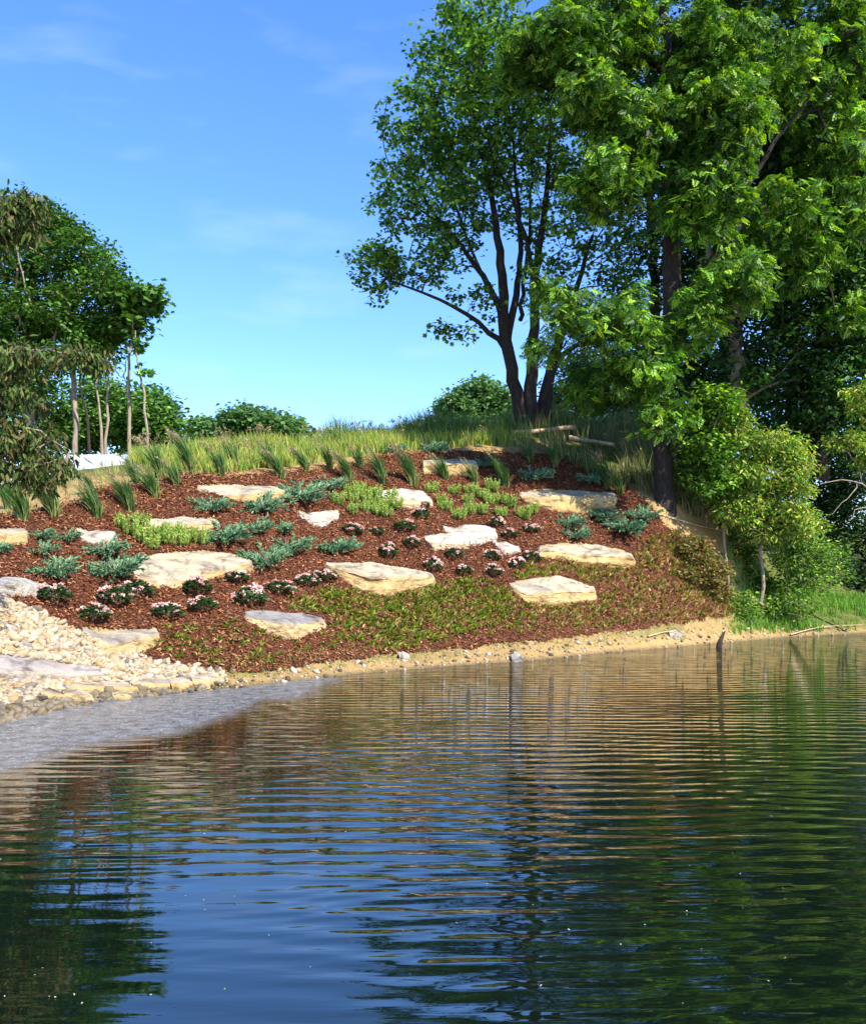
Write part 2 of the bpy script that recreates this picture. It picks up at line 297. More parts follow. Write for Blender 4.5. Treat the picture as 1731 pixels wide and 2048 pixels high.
# flat ledge slabs in the gravel by the water
SL = [
 ([(-60, 1308), (60, 1312), (130, 1322), (195, 1330)], [(-60, 1330), (60, 1338), (140, 1345), (200, 1342)], [(-60, 1342), (60, 1348), (140, 1352), (202, 1348)], 'broad pinkish grey bedrock ledge across the gravel', dict(top=(.50, .45, .43), face=(.5, .44, .38), maxdep=2)),
 ([(128, 1369), (180, 1362), (270, 1362)], [(130, 1374), (180, 1372), (272, 1370)], [(134, 1378), (190, 1381), (272, 1378)], 'thin flat ledge stone with a dark gap beneath, in the middle of the waterside row', {}),
 ([(262, 1360), (300, 1356), (340, 1357)], [(264, 1366), (300, 1366), (340, 1365)], [(268, 1374), (300, 1376), (338, 1373)], 'squared flat stone second from the right end of the waterside row', {}),
 ([(338, 1357), (365, 1353), (386, 1358)], [(340, 1364), (365, 1368), (386, 1364)], [(344, 1372), (365, 1377), (384, 1370)], 'wedge-shaped flat stone with dark joint near the right end of the waterside row', {}),
 ([(382, 1352), (410, 1345), (447, 1350)], [(384, 1358), (410, 1364), (446, 1354)], [(388, 1368), (410, 1369), (446, 1358)], 'flat pale stone ending the waterside row on the right', {}),
 ([(125, 1376), (150, 1372), (182, 1385)], [(126, 1382), (150, 1388), (185, 1392)], [(130, 1390), (160, 1402), (188, 1400)], 'tilted yellow slab leaning into the gravel beside the water', dict(face=(.62, .48, .25))),
 ([(222, 1384), (245, 1378), (266, 1382)], [(223, 1387), (245, 1387), (268, 1386)], [(226, 1393), (250, 1395), (268, 1390)], 'small yellow flat stone right at the water under the ledge stones', {}),
 ([(80, 1378), (100, 1374), (132, 1384)], [(80, 1383), (100, 1385), (133, 1389)], [(84, 1390), (105, 1393), (133, 1394)], 'low cream stone at the left end of the waterside row', {}),
]
for i, (b, r, o, lab, kw) in enumerate(SL): boulder(b, r, o, lab, None, seed=i+40, name='flat_stone', group='flat stones along the gravel bank', rough=.7, **kw)
for i, (b, r, o, lab, kw) in enumerate([
 ([(1022, 1310), (1035, 1306), (1046, 1312)], [(1022, 1314), (1035, 1314), (1046, 1316)], [(1024, 1322), (1035, 1324), (1046, 1322)], 'grey rock standing at the waterline below the flat cream slab', dict(top=(.42, .42, .42), face=(.25, .23, .22))),
 ([(797, 1306), (806, 1303), (818, 1310)], [(797, 1309), (806, 1309), (818, 1314)], [(799, 1314), (808, 1318), (818, 1319)], 'small white rock tilted on the sandy shore below the daylilies', dict(top=W, face=(.4, .36, .3))),
 ([(1338, 1262), (1352, 1259), (1368, 1264)], [(1338, 1265), (1352, 1266), (1368, 1268)], [(1340, 1270), (1352, 1272), (1368, 1272)], 'flat white rock on the shore at the right end of the mulch', dict(top=W, face=(.4, .36, .3))),
 ([(331, 1378), (342, 1375), (352, 1380)], [(331, 1381), (342, 1381), (352, 1383)], [(333, 1386), (342, 1388), (352, 1387)], 'small dark wet rock at the water below the flat stones', dict(top=(.08, .08, .08), face=(.06, .06, .06))),
 ]): boulder(b, r, o, lab, None, seed=i+70, name='shore_rock', group='loose rocks at the waterline', **kw)
def carve(X, Y, Z, depth=.3, grow=0.0, upto=99):
    m = np.zeros(X.shape, bool)
    for f in FOOT[:upto]:
        c = np.mean(f, 0); q = [tuple(c+(np.array(p)-c)*(1+grow)) for p in f]; m |= inpoly(X, Y, q)
    return np.where(m, Z-depth, Z), m
# ------------------------------------------------------------------ ground
MULCH = [(-260, 1090), (-60, 1052), (0, 1038), (60, 1026), (130, 1008), (178, 1000), (186, 985), (215, 976), (300, 968), (365, 950), (440, 952), (560, 947), (640, 938),
         (700, 930), (745, 916), (800, 908), (900, 903), (1000, 905), (1100, 908), (1200, 935), (1270, 985), (1300, 1010), (1330, 1050), (1420, 1110), (1475, 1215),
         (1462, 1236), (1300, 1260), (1100, 1284), (900, 1302), (780, 1314), (640, 1330), (520, 1348), (440, 1350), (300, 1328), (165, 1275), (100, 1243), (0, 1197), (-80, 1180), (-260, 1160)]
GRAVEL = [(-260, 1150), (0, 1195), (100, 1241), (165, 1273), (300, 1326), (440, 1349), (452, 1362), (380, 1386), (280, 1403), (170, 1420), (80, 1446), (0, 1468), (-260, 1510)]
pxs = np.unique(np.concatenate([np.arange(-2600, -300, 80), np.arange(-300, 2100, 10), np.arange(2100, 4701, 80)])).astype(float)
dsg = np.unique(np.round(np.concatenate([np.arange(3, 12, .5), np.arange(12, 45, .15), np.arange(45, 60, 1), [65, 75, 90, 120, 180, 300, 600, 890]]), 3))
PXg, DDg = np.meshgrid(pxs, dsg, indexing='ij'); Xg = (PXg-CX)*DDg/F; Zg = hgt(Xg, DDg)
na, nb = PXg.shape
idx = np.arange(na*nb).reshape(na, nb)
Qg = np.stack([idx[:-1, :-1], idx[1:, :-1], idx[1:, 1:], idx[:-1, 1:]], -1).reshape(-1, 4)
pyg = HY-F*(Zg-CH)/DDg
dsh = DDg-shoreD(PXg)
k1g = np.interp(PXg, cp, [c[3][0] for c in COL])
gn = fbm(Xg*.35, DDg*.35, 0, 20)
green = np.clip((DDg-k1g-1.2-2.8*np.clip((300-PXg)/150, 0, 1)*1.5)*.5+gn*1.2, 0, 1)
green = np.where(PXg > 1480, np.clip(.5+gn*1.5+np.clip((dsh-1.0)*.6, -1, .8), 0, 1), green)
green = np.maximum(green, np.clip(.55*np.clip(1-np.abs(dsh-.75)/.45, 0, 1)*(PXg > 450)*(.4+gn*2), 0, .6))
soil = np.array([.36, .24, .10]); sgreen = np.array([.10, .12, .03]); wet = np.array([.16, .12, .06])
cg = soil[None, None]*(1+.18*gn[..., None])*(1-green[..., None])+sgreen*green[..., None]
wt = np.clip(1-(Zg-.0)/.07, 0, 1)[..., None]*(Zg > -3)[..., None]; cg = cg*(1-wt)+wet*wt; Zg, _ = carve(Xg, DDg, Zg, .25, -.12)
M['soil'] = noisy('sandy_soil', [(.3, (.72, .7, .66)), (.5, (1, 1, 1)), (.75, (1.25, 1.22, 1.2))], 4, 9, .95, 1, 12, attr=True, bdist=.05, spec=.1)
ob('ground', mesh('ground', np.stack([Xg, DDg, Zg], -1).reshape(-1, 3), [Qg], cg.reshape(-1, 3), True), M['soil'], kind='structure')
# mulch sheet
pm = np.arange(-260, 1470, 5.0); dm = np.arange(13, 36, .07)
Pm, Dm = np.meshgrid(pm, dm, indexing='ij'); Xm = (Pm-CX)*Dm/F; Zm0 = hgt(Xm, Dm); Ym = HY-F*(Zm0-CH)/Dm
jx = 7*noise3(Xm*2.2, Dm*2.2, 0, 31); jy = 7*noise3(Xm*2.2, Dm*2.2, 0, 33)
_, cm_ = carve(Xm, Dm, Zm0, 0, -.02)
inside = inpoly(Pm+jx, Ym+jy*.6, MULCH) & (Zm0 > .12) & ~cm_
Zm = Zm0+.035+.025*fbm(Xm*7, Dm*7, 0, 40)
idx = np.arange(Pm.size).reshape(Pm.shape)
keep = inside[:-1, :-1] & inside[1:, :-1] & inside[1:, 1:] & inside[:-1, 1:]
Q = np.stack([idx[:-1, :-1], idx[1:, :-1], idx[1:, 1:], idx[:-1, 1:]], -1)[keep]
used = np.unique(Q); rm = np.zeros(Pm.size, int); rm[used] = np.arange(len(used))
ob('mulch_bed', mesh('mulch_bed', np.stack([Xm, Dm, Zm], -1).reshape(-1, 3)[used], [rm[Q]], None, True), M['mulch'], kind='structure')
# generic scatter on the ground within pixel polygon
def scatter(n, poly, pxr, dr, jit=8, seed=1, zmin=.06, grow=.03):
    g = np.random.default_rng(seed); P = g.uniform(*pxr, n*4); D = np.sqrt(g.uniform(dr[0]**2, dr[1]**2, n*4))
    X = (P-CX)*D/F; Z = hgt(X, D); Y = HY-F*(Z-CH)/D
    m = inpoly(P+g.normal(0, jit, len(P)), Y+g.normal(0, jit*.5, len(P)), poly) & (Z > zmin) & ~carve(X, D, Z, 0, grow)[1]
    X, D, Z, P, Y = [a[m][:n] for a in (X, D, Z, P, Y)]
    return X, D, Z, P, Y
def rotm(g, n, tilt=1.0):
    a = g.uniform(0, 2*math.pi, n); b = g.normal(0, tilt, n); c = g.normal(0, tilt, n)
    ca, sa, cb, sb, cc, sc_ = np.cos(a), np.sin(a), np.cos(b), np.sin(b), np.cos(c), np.sin(c); o = np.zeros(n); e = np.ones(n)
    Rz = np.array([[ca, -sa, o], [sa, ca, o], [o, o, e]]).transpose(2, 0, 1)
    Ry = np.array([[cb, o, sb], [o, e, o], [-sb, o, cb]]).transpose(2, 0, 1)
    Rx = np.array([[e, o, o], [o, cc, -sc_], [o, sc_, cc]]).transpose(2, 0, 1)
    return Rz@Ry@Rx
def stamp(acc, tv, tq, tt, pos, R, scale, col):
    """instances of a template as one mesh; scale (n,) or (n,3); col (n,3)"""
    n, k = len(pos), len(tv); scale = np.asarray(scale); scale = scale[:, None] if scale.ndim == 1 else scale
    V = np.einsum('nij,nkj->nki', R, tv[None]*scale[:, None, :])+np.asarray(pos)[:, None]
    off = (np.arange(n)*k)[:, None, None]
    acc.add(V.reshape(-1, 3), quads=(np.asarray(tq)[None]+off).reshape(-1, 4) if tq is not None and len(tq) else None,
            tris=(np.asarray(tt)[None]+off).reshape(-1, 3) if tt is not None and len(tt) else None, col=np.repeat(col, k, 0))
# mulch chips
g = np.random.default_rng(5); X, D, Z, P, Y = scatter(60000, MULCH, (-200, 1460), (13, 35), 7, 5); n = len(X)
cv = np.array([[-1, -.3, 0], [1, -.22, .1], [.9, .3, 0], [-1.1, .22, .12], [0, 0, .3]]); ct = [[0, 1, 4], [1, 2, 4], [2, 3, 4], [3, 0, 4]]
cc = np.array([.215, .085, .038])*g.lognormal(0, .5, n)[:, None]; cc = cc*(1+.35*fbm(X*.45, D*.45, 0, 91))[:, None]; cc = np.clip(cc, 0, .5); pale = g.random(n) < .05; cc[pale] = np.array([.42, .26, .16])
a = Acc(); stamp(a, cv, None, ct, np.stack([X, D, Z+.05+g.uniform(0, .03, n)], -1), rotm(g, n, .45), g.uniform(.018, .05, n), cc)
ob('mulch_chips', a.mesh('mulch_chips'), M['chip'], kind='stuff', label='loose red-brown wood chips covering the planting bed', cat='mulch')
# gravel
def ico(sub=1):
    import bmesh
    b = bmesh.new(); bmesh.ops.create_icosphere(b, subdivisions=sub, radius=1); b.verts.ensure_lookup_table()
    V = np.array([v.co[:] for v in b.verts]); T = np.array([[v.index for v in f.verts] for f in b.faces]); b.free(); return V, T
IV, IT = ico(2); IV1, IT1 = ico(1)
X, D, Z, P, Y = scatter(18500, GRAVEL, (-260, 450), (12, 19), 5, 8, -.10, -.1); n = len(X); g = np.random.default_rng(9)
a = Acc(); vi = np.arange(n) % 5
for k in range(5):
    tv = IV1*(1+.4*noise3(IV1[:, 0]*1.5+k*7, IV1[:, 1]*1.5, IV1[:, 2]*1.5, k)[:, None]); m = vi == k; nn = m.sum()
    s = np.clip(g.lognormal(-3.2, .42, nn), .018, .13)[:, None]*np.array([1.2, .9, .5])
    base = .68*np.array([[.62, .49, .30], [.66, .56, .40], [.54, .37, .18], [.52, .47, .40], [.30, .25, .19]])[g.choice(5, nn, p=[.36, .33, .1, .14, .07])]*g.uniform(.7, 1.12, nn)[:, None]; base = base*np.where(Z[m] < .07+.05*g.random(nn), .45, 1)[:, None]
    stamp(a, tv, None, IT1, np.stack([X, D, Z], -1)[m]+np.array([0, 0, 1])*(s[:, 2:]*.5+g.uniform(0, .05, nn)[:, None]), rotm(g, nn, .45), s, base)
ob('gravel', a.mesh('gravel'), M['gravel'], kind='stuff', label='cream and yellow river gravel spread down to the water', cat='gravel')
# ------------------------------------------------------------------ water
def mk_water():
    xs = np.concatenate([np.arange(-60, -12, 2.), np.arange(-12, 20, .16), np.arange(20, 61, 2.)]); ys = np.concatenate([np.arange(-30, 2, 2.), np.arange(2, 40, .16), np.arange(40, 60, 2.)])
    Xw, Yw = np.meshgrid(xs, ys, indexing='ij'); Yc = np.maximum(Yw, 1.5); p, y = proj(Xw, Yc, np.zeros_like(Xw))
    yb = np.interp(p, [-600, 0, 150, 330, 480, 600, 690, 800], [1660, 1548, 1505, 1478, 1438, 1398, 1365, 1100])
    wob = 26*fbm(Xw*1.1, Yw*.9, 0, 60, 4)
    film = np.clip((yb-y+8+wob)/26, 0, 1)*(Yw > 2)
    idx = np.arange(Xw.size).reshape(Xw.shape); Q = np.stack([idx[:-1, :-1], idx[1:, :-1], idx[1:, 1:], idx[:-1, 1:]], -1).reshape(-1, 4)
    calm = np.clip(.6+.35*np.clip((p-700)/250, -1, 1), .3, 1); calm = calm*(.7+.55*np.clip((Yw-5.5)/9, 0, 1))
    col = np.stack([film, calm, 0*film], -1).reshape(-1, 3)
    me = mesh('water', np.stack([Xw, Yw, 0*Xw], -1).reshape(-1, 3), [Q], col, True)
    m, n, p_, l = mat('pond_water')
    geo = N(n, 'ShaderNodeNewGeometry'); att = N(n, 'ShaderNodeAttribute', attribute_name='Col'); sep = N(n, 'ShaderNodeSeparateColor'); l(att.outputs['Color'], sep.inputs[0])
    def layer(scale, stretch, rot, det, dist):
        mp = N(n, 'ShaderNodeMapping'); mp.inputs['Scale'].default_value = stretch; mp.inputs['Rotation'].default_value = (0, 0, math.radians(rot)); l(geo.outputs['Position'], mp.inputs[0])
        t = N(n, 'ShaderNodeTexNoise', Scale=scale, Detail=det, Roughness=.45, Distortion=dist); l(mp.outputs[0], t.inputs['Vector']); return t.outputs['Fac']
    def mul(a_, b_): x = N(n, 'ShaderNodeMath', operation='MULTIPLY'); (l(a_, x.inputs[0]) if not isinstance(a_, (int, float)) else None); (l(b_, x.inputs[1]) if not isinstance(b_, (int, float)) else x.inputs[1].__setattr__('default_value', b_)); return x.outputs[0]
    def add(a_, b_): x = N(n, 'ShaderNodeMath', operation='ADD'); l(a_, x.inputs[0]); l(b_, x.inputs[1]); return x.outputs[0]
    def wave(scale, rot, dist, det):
        mp = N(n, 'ShaderNodeMapping'); mp.inputs['Rotation'].default_value = (0, 0, math.radians(rot)); l(geo.outputs['Position'], mp.inputs[0])
        t = N(n, 'ShaderNodeTexWave', Scale=scale, Distortion=dist, Detail=det, bands_direction='Y'); t.inputs['Detail Scale'].default_value = .35; t.inputs['Detail Roughness'].default_value = .45; l(mp.outputs[0], t.inputs['Vector']); return t.outputs['Fac']
    gust = N(n, 'ShaderNodeMapRange'); gust.inputs['From Min'].default_value = .35; gust.inputs['From Max'].default_value = .65; gust.inputs['To Min'].default_value = .35; l(layer(.35, (.6, 1, 1), 10, 2, .5), gust.inputs['Value'])
    h = add(mul(wave(1.0, 4, 8, 2.5), .68), mul(wave(1.8, -11, 9, 2), .2))
    h = add(mul(h, gust.outputs[0]), mul(layer(1.0, (.8, 4.4, 1), 6, 2.5, .9), .5))
    h = add(h, mul(layer(1.0, (2.2, 11, 1), -7, 2, .6), .17))
    h = mul(h, sep.outputs['Green'])
    b = N(n, 'ShaderNodeBump', Strength=1.0, Distance=.017); l(h, b.inputs['Height']); l(b.outputs[0], p_.inputs['Normal'])
    spk = N(n, 'ShaderNodeTexVoronoi', Scale=16.0); l(geo.outputs['Position'], spk.inputs['Vector'])
    th = N(n, 'ShaderNodeMath', operation='LESS_THAN'); l(spk.outputs['Distance'], th.inputs[0]); th.inputs[1].default_value = .16
    fn = N(n, 'ShaderNodeTexNoise', Scale=5, Detail=12, Roughness=.8); l(geo.outputs['Position'], fn.inputs['Vector'])
    fc = N(n, 'ShaderNodeMix', data_type='RGBA'); fc.inputs['A'].default_value = (.05, .055, .06, 1); fc.inputs['B'].default_value = (.21, .22, .235, 1); fr = N(n, 'ShaderNodeMapRange'); fr.inputs['From Min'].default_value = .42; fr.inputs['From Max'].default_value = .58; l(fn.outputs['Fac'], fr.inputs['Value']); l(fr.outputs[0], fc.inputs['Factor'])
    fs = N(n, 'ShaderNodeMix', data_type='RGBA'); l(th.outputs[0], fs.inputs['Factor']); l(fc.outputs['Result'], fs.inputs['A']); fs.inputs['B'].default_value = (.7, .7, .72, 1)
    bc = N(n, 'ShaderNodeMix', data_type='RGBA'); bc.inputs['A'].default_value = (.003, .007, .004, 1); l(sep.outputs['Red'], bc.inputs['Factor']); l(fs.outputs['Result'], bc.inputs['B'])
    l(bc.outputs['Result'], p_.inputs['Base Color'])
    rr = N(n, 'ShaderNodeMapRange'); rr.inputs['To Min'].default_value = .025; rr.inputs['To Max'].default_value = .32; l(sep.outputs['Red'], rr.inputs['Value']); l(rr.outputs[0], p_.inputs['Roughness'])
    p_.inputs['IOR'].default_value = 2.1
    ob('water', me, m, kind='structure')
mk_water()
#@@PLANTS
# ------------------------------------------------------------------ small plants
def blades(acc, g, base, n, hgt_, wid_, spread, lean=(0, 0), cols=((.1, .2, .04),), curl=.5, seg=3, rad=.05):
    """n curved tapering grass blades round each base point (m,3)"""
    base = np.repeat(np.asarray(base, float).reshape(-1, 3), n, 0); m = len(base)
    az = g.uniform(0, 2*math.pi, m); h = hgt_*g.uniform(.55, 1.1, m); sp = spread*g.uniform(.2, 1, m)*h
    dx, dy = np.cos(az)*sp+lean[0]*h, np.sin(az)*sp+lean[1]*h
    b = base+np.stack([np.cos(az)*rad*g.random(m), np.sin(az)*rad*g.random(m), 0*az-.02], -1)
    fa = g.uniform(0, math.pi, m); sx, sy = np.cos(fa), np.sin(fa); rows = []
    for k in range(seg+1):
        t = k/seg; w_ = wid_*(1-t**1.6)*.5+.0006
        cpt = b+np.stack([dx*t**(1+curl), dy*t**(1+curl), h*(t-curl*.25*t*t*(sp/h+.2))], -1)
        rows += [cpt-np.stack([sx*w_, sy*w_, 0*sx], -1), cpt+np.stack([sx*w_, sy*w_, 0*sx], -1)]
    V = np.stack(rows, 1); k2_ = 2*(seg+1)
    q = np.array([[2*k, 2*k+1, 2*k+3, 2*k+2] for k in range(seg)]); Q = (q[None]+(np.arange(m)*k2_)[:, None, None]).reshape(-1, 4)
    c = np.array(cols)[g.integers(0, len(cols), m)]*g.uniform(.75, 1.25, m)[:, None]
    acc.add(V.reshape(-1, 3), quads=Q, col=np.repeat(c, k2_, 0))
def basis(dirs, g, n):
    z = dirs/np.linalg.norm(dirs, axis=1)[:, None]; r = g.normal(0, 1, (n, 3)); x = np.cross(z, r); x /= np.linalg.norm(x, axis=1)[:, None]+1e-9
    return x, np.cross(z, x), z
LEAF = {}
def fold(V2, f=.18): return np.array([[x, y, f*abs(x)] for x, y in V2])
LEAF['oval'] = (np.array([[0, 0, 0], [.26, .3, .07], [.24, .7, .05], [0, 1, -.06], [-.24, .7, .05], [-.26, .3, .07]]), [[0, 1, 2, 3], [0, 3, 4, 5]], None)
LEAF['lance'] = (np.array([[0, 0, 0], [.17, .35, .05], [.13, .7, .0], [0, 1.05, -.12], [-.13, .7, .0], [-.17, .35, .05]]), [[0, 1, 2, 3], [0, 3, 4, 5]], None)
mp_ = fold([(0, 0), (.3, .02), (.25, .2), (.62, .42), (.3, .5), (.42, .8), (.14, .7), (0, 1.08), (-.14, .7), (-.42, .8), (-.3, .5), (-.62, .42), (-.25, .2), (-.3, .02)], .12)
LEAF['maple'] = (mp_, [[0, 1, 2, 4], [0, 4, 6, 7], [0, 7, 8, 10], [0, 10, 12, 13]], [[2, 3, 4], [4, 5, 6], [8, 9, 10], [10, 11, 12]])
pv, pq = [], []
for k in range(4):
    y = .12+.2*k; s = .42-.05*k
    for sg in (-1, 1):
        i0 = len(pv); pv += [[0, y, 0], [sg*s*.45, y-.06, .05], [sg*s, y+.07, -.06], [sg*s*.5, y+.17, .03]]; pq.append([i0, i0+1, i0+2, i0+3])
i0 = len(pv); pv += [[0, .85, 0], [.1, .98, .03], [0, 1.16, -.05], [-.1, .98, .03]]; pq.append([i0, i0+1, i0+2, i0+3])
LEAF['pinnate'] = (np.array(pv, float), pq, None)
LEAF['far'] = (np.array([[0, 0, 0], [.4, .45, .12], [0, 1, -.1], [-.4, .5, .1]]), [[0, 1, 2, 3]], None)
def leaves(acc, g, pos, kind, size, cols, droop=.2, out=None, flat=.6, wts=None, tint=None):
    """leaf faces at pos; out = outward directions, flat = how level the blades lie"""
    n = len(pos); tv, tq, tt = LEAF[kind]; az = g.uniform(0, 2*math.pi, n)
    d = np.stack([np.cos(az), np.sin(az), g.normal(-droop, .3, n)], -1)
    if out is not None: d = d+out*.8
    y = d/np.linalg.norm(d, axis=1)[:, None]
    up = np.stack([g.normal(0, 1-flat+.15, n), g.normal(0, 1-flat+.15, n), np.ones(n)], -1)
    z = up-np.sum(up*y, 1)[:, None]*y; z /= np.linalg.norm(z, axis=1)[:, None]+1e-9; x = np.cross(y, z)
    R = np.stack([x, y, z], -1); c = np.array(cols)[g.choice(len(cols), n, p=wts)]*g.uniform(.78, 1.22, n)[:, None]
    if tint is not None: c = c*tint[:, None]
    stamp(acc, tv, tq, tt, pos, R, size*g.uniform(.65, 1.2, n), c)
def rel(px, py, used):
    best = sorted(NICK, key=lambda q: math.hypot((px-q[0]), (py-q[1])*1.6))[:3]
    for q in best:
        dx, dy = px-q[0], (py-q[1])*1.4
        hz = '' if abs(dx) < .45*abs(dy) else ('right' if dx > 0 else 'left'); vt = '' if abs(dy) < .35*abs(dx) else ('below' if dy > 0 else 'above')
        ph = {('', 'below'): 'directly below', ('', 'above'): 'directly above', ('right', ''): 'level with and right of', ('left', ''): 'level with and left of',
              ('right', 'below'): 'lower right of', ('left', 'below'): 'lower left of', ('right', 'above'): 'upper right of', ('left', 'above'): 'upper left of'}.get((hz, vt), 'beside')
        s = ph+' '+q[2]
        if s not in used: used.add(s); return s
    q = best[0]; dx, dy = px-q[0], (py-q[1])*1.4
    for o_ in ('further out, ', 'third out, ', 'fourth out, ', 'fifth out, ', 'sixth out, ', 'seventh out, ', 'eighth out, '):
        hz = 'right' if dx > 0 else 'left'; vt = 'lower' if dy > 0 else 'upper'; s = o_+vt+' '+hz+' of '+q[2]
        if s not in used: used.add(s); return s
    return s
# azaleas
def make_azalea(v):
    g = np.random.default_rng(100+v); a = Acc(); n = 330
    th, ph = g.uniform(0, 2*math.pi, n), np.arccos(g.uniform(0, 1, n)); r = g.uniform(.6, 1, n)**.5
    pos = np.stack([.27*r*np.sin(ph)*np.cos(th), .27*r*np.sin(ph)*np.sin(th), .04+.22*r*np.cos(ph)], -1)
    leaves(a, g, pos, 'oval', .085, [(.03, .075, .02), (.05, .11, .025), (.02, .05, .015)], .1, pos/.3, .5)
    fm = a.mesh('azalea_foliage'); fm.materials.append(M['leaf'])
    s = Acc()
    for k in range(6):
        q = k*1.05; tube(s, [[0, 0, -.05], [.06*math.cos(q), .06*math.sin(q), .1], [.15*math.cos(q), .15*math.sin(q), .2]], [.012, .009, .005], 4, (.12, .08, .05))
    sm = s.mesh('azalea_stems'); sm.materials.append(M['bark_pale']); fl = []
    for k in range(3):
        b = Acc(); m = 26; u = g.normal(0, 1, (m, 3)); u[:, 2] = np.abs(u[:, 2]); u /= np.linalg.norm(u, axis=1)[:, None]
        leaves(b, g, u*.028, 'oval', .045, [[(.86, .45, .40), (.9, .60, .53)], [(.9, .68, .60), (.86, .5, .44)], [(.9, .76, .66), (.85, .58, .5)]][k], 0, u*2, .3)
        me = b.mesh('azalea_blossom'); me.materials.append(M['petal']); fl.append(me)
    return fm, sm, fl
AZ = [make_azalea(v) for v in range(3)]
AZP = [(107, 1200, 1.15), (229, 1203, 1.1), (275, 1188, 1), (187, 1236, 1), (332, 1230, 1.05), (404, 1214, 1.05), (395, 1182, 1.1), (500, 1202, 1.1), (472, 1156, .9), (557, 1181, 1.1), (614, 1164, 1), (650, 1156, .95),
       (753, 1064, .8), (809, 1054, .9), (842, 1031, .9), (824, 1087, .9), (777, 1107, .9), (866, 1136, .9), (928, 1144, .85), (985, 1144, .85), (1033, 1132, .8), (983, 1112, .85), (907, 1110, .8), (1062, 1116, .9),
       (1018, 1069, .9), (1062, 1058, .9), (992, 1046, .9), (703, 1062, .95), (847, 1010, .7)]
used = set(); g = np.random.default_rng(55)
for i, (px, py, s) in enumerate(AZP):
    p = gp(px, py+8); p[2] += .03; fm, sm, fl = AZ[i % 3]; s *= 1.05
    white = i in (1, 2, 4, 18, 20)
    t = thing('azalea', p, ('cream and pink' if white else 'pink')+' azalea bush '+rel(px, py, used), 'shrub', 'low azaleas in bloom on the mulch', g.uniform(0, 6.3), s)
    ob('foliage', fm, None, t); ob('stem', sm, None, t)
    t.scale = (s*g.uniform(.8, 1.2), s*g.uniform(.85, 1.15), s*g.uniform(.75, 1.15))
    for k in range(int(g.integers(8, 21))):
        th, ph = g.uniform(0, 6.3), math.acos(g.uniform(.15, 1)); b = ob('blossom', fl[2 if white and k % 3 else k % 3], None, t)
        b.location = (.27*math.sin(ph)*math.cos(th), .27*math.sin(ph)*math.sin(th), .05+.25*math.cos(ph)); b.rotation_euler = (g.normal(0, .5), g.normal(0, .5), th); b.scale = (g.uniform(.7, 1.15),)*3
# junipers
def make_juniper(v):
    g = np.random.default_rng(200+v); a = Acc(); st = Acc(); col = [(.11, .23, .11), (.17, .31, .15), (.06, .14, .065), (.25, .39, .20)]
    for k in range(44):
        az = g.uniform(0, 6.283); L_ = g.uniform(.25, .6); e = g.uniform(.05, .75); n = 8
        t = np.linspace(0, 1, n); P = np.stack([np.cos(az)*L_*t, np.sin(az)*L_*t, .04+L_*e*(t-.45*t*t)+.03*t], -1); P[:, :2] += .05*np.sin(t*3+k)[:, None]
        tube(st, P[::2], np.linspace(.009, .003, len(P[::2])), 3, (.14, .1, .06))
        m = 34; u = g.uniform(.2, 1.05, m); c = np.stack([np.interp(u, t, P[:, j]) for j in range(3)], -1)
        dd = np.array([math.cos(az), math.sin(az), .35])+g.normal(0, .5, (m, 3)); dd /= np.linalg.norm(dd, axis=1)[:, None]
        x, y, z = basis(dd, g, m); ln = g.uniform(.05, .11, m)[:, None]
        tv = np.array([[-.12, 0, 0], [.12, 0, 0], [.16, 0, .5], [0, 0, 1], [-.16, 0, .5], [0, -.12, 0], [0, .12, 0], [0, .16, .5], [0, -.16, .5]])
        stamp(a, tv, None, [[0, 1, 2], [0, 2, 4], [4, 2, 3], [5, 6, 7], [5, 7, 8], [8, 7, 3]], c, np.stack([x, y, z], -1), ln[:, 0], np.array(col)[g.integers(0, 4, m)]*g.uniform(.8, 1.2, m)[:, None])
    fm = a.mesh('juniper_foliage'); fm.materials.append(M['needle']); sm = st.mesh('juniper_stems'); sm.materials.append(M['bark_pale']); return fm, sm
JU = [make_juniper(v) for v in range(4)]
JP = [(82, 1078, 60), (135, 1082, 55), (85, 1112, 60), (110, 1153, 105), (0, 1105, 55), (212, 1110, 85), (228, 1155, 100), (425, 1022, 72), (530, 1022, 82), (603, 1003, 90), (662, 978, 66), (520, 1062, 66), (565, 1064, 55), (452, 1084, 95), (530, 1130, 90), (578, 1108, 80), (672, 1104, 82),
      (1140, 1052, 62), (1152, 1078, 62), (1205, 1040, 70), (1245, 1062, 95), (785, 905, 48), (868, 905, 60), (968, 935, 46), (1180, 965, 60), (1070, 960, 60), (1285, 1040, 60)]
used = set()
for i, (px, py, wpx) in enumerate(JP):
    p = gp(px, py); s = wpx*p[1]/F/.95*g.uniform(.9, 1.15); fm, sm = JU[i % 4]
    t = thing('juniper', p+np.array([0, 0, .02]), 'spreading blue-green juniper '+rel(px, py, used), 'shrub', 'creeping junipers on the slope', g.uniform(0, 6.3), s)
    t.rotation_euler = (.35, 0, 0); ob('foliage', fm, None, t).rotation_euler = (0, 0, g.uniform(0, 6)); ob('stem', sm, None, t)
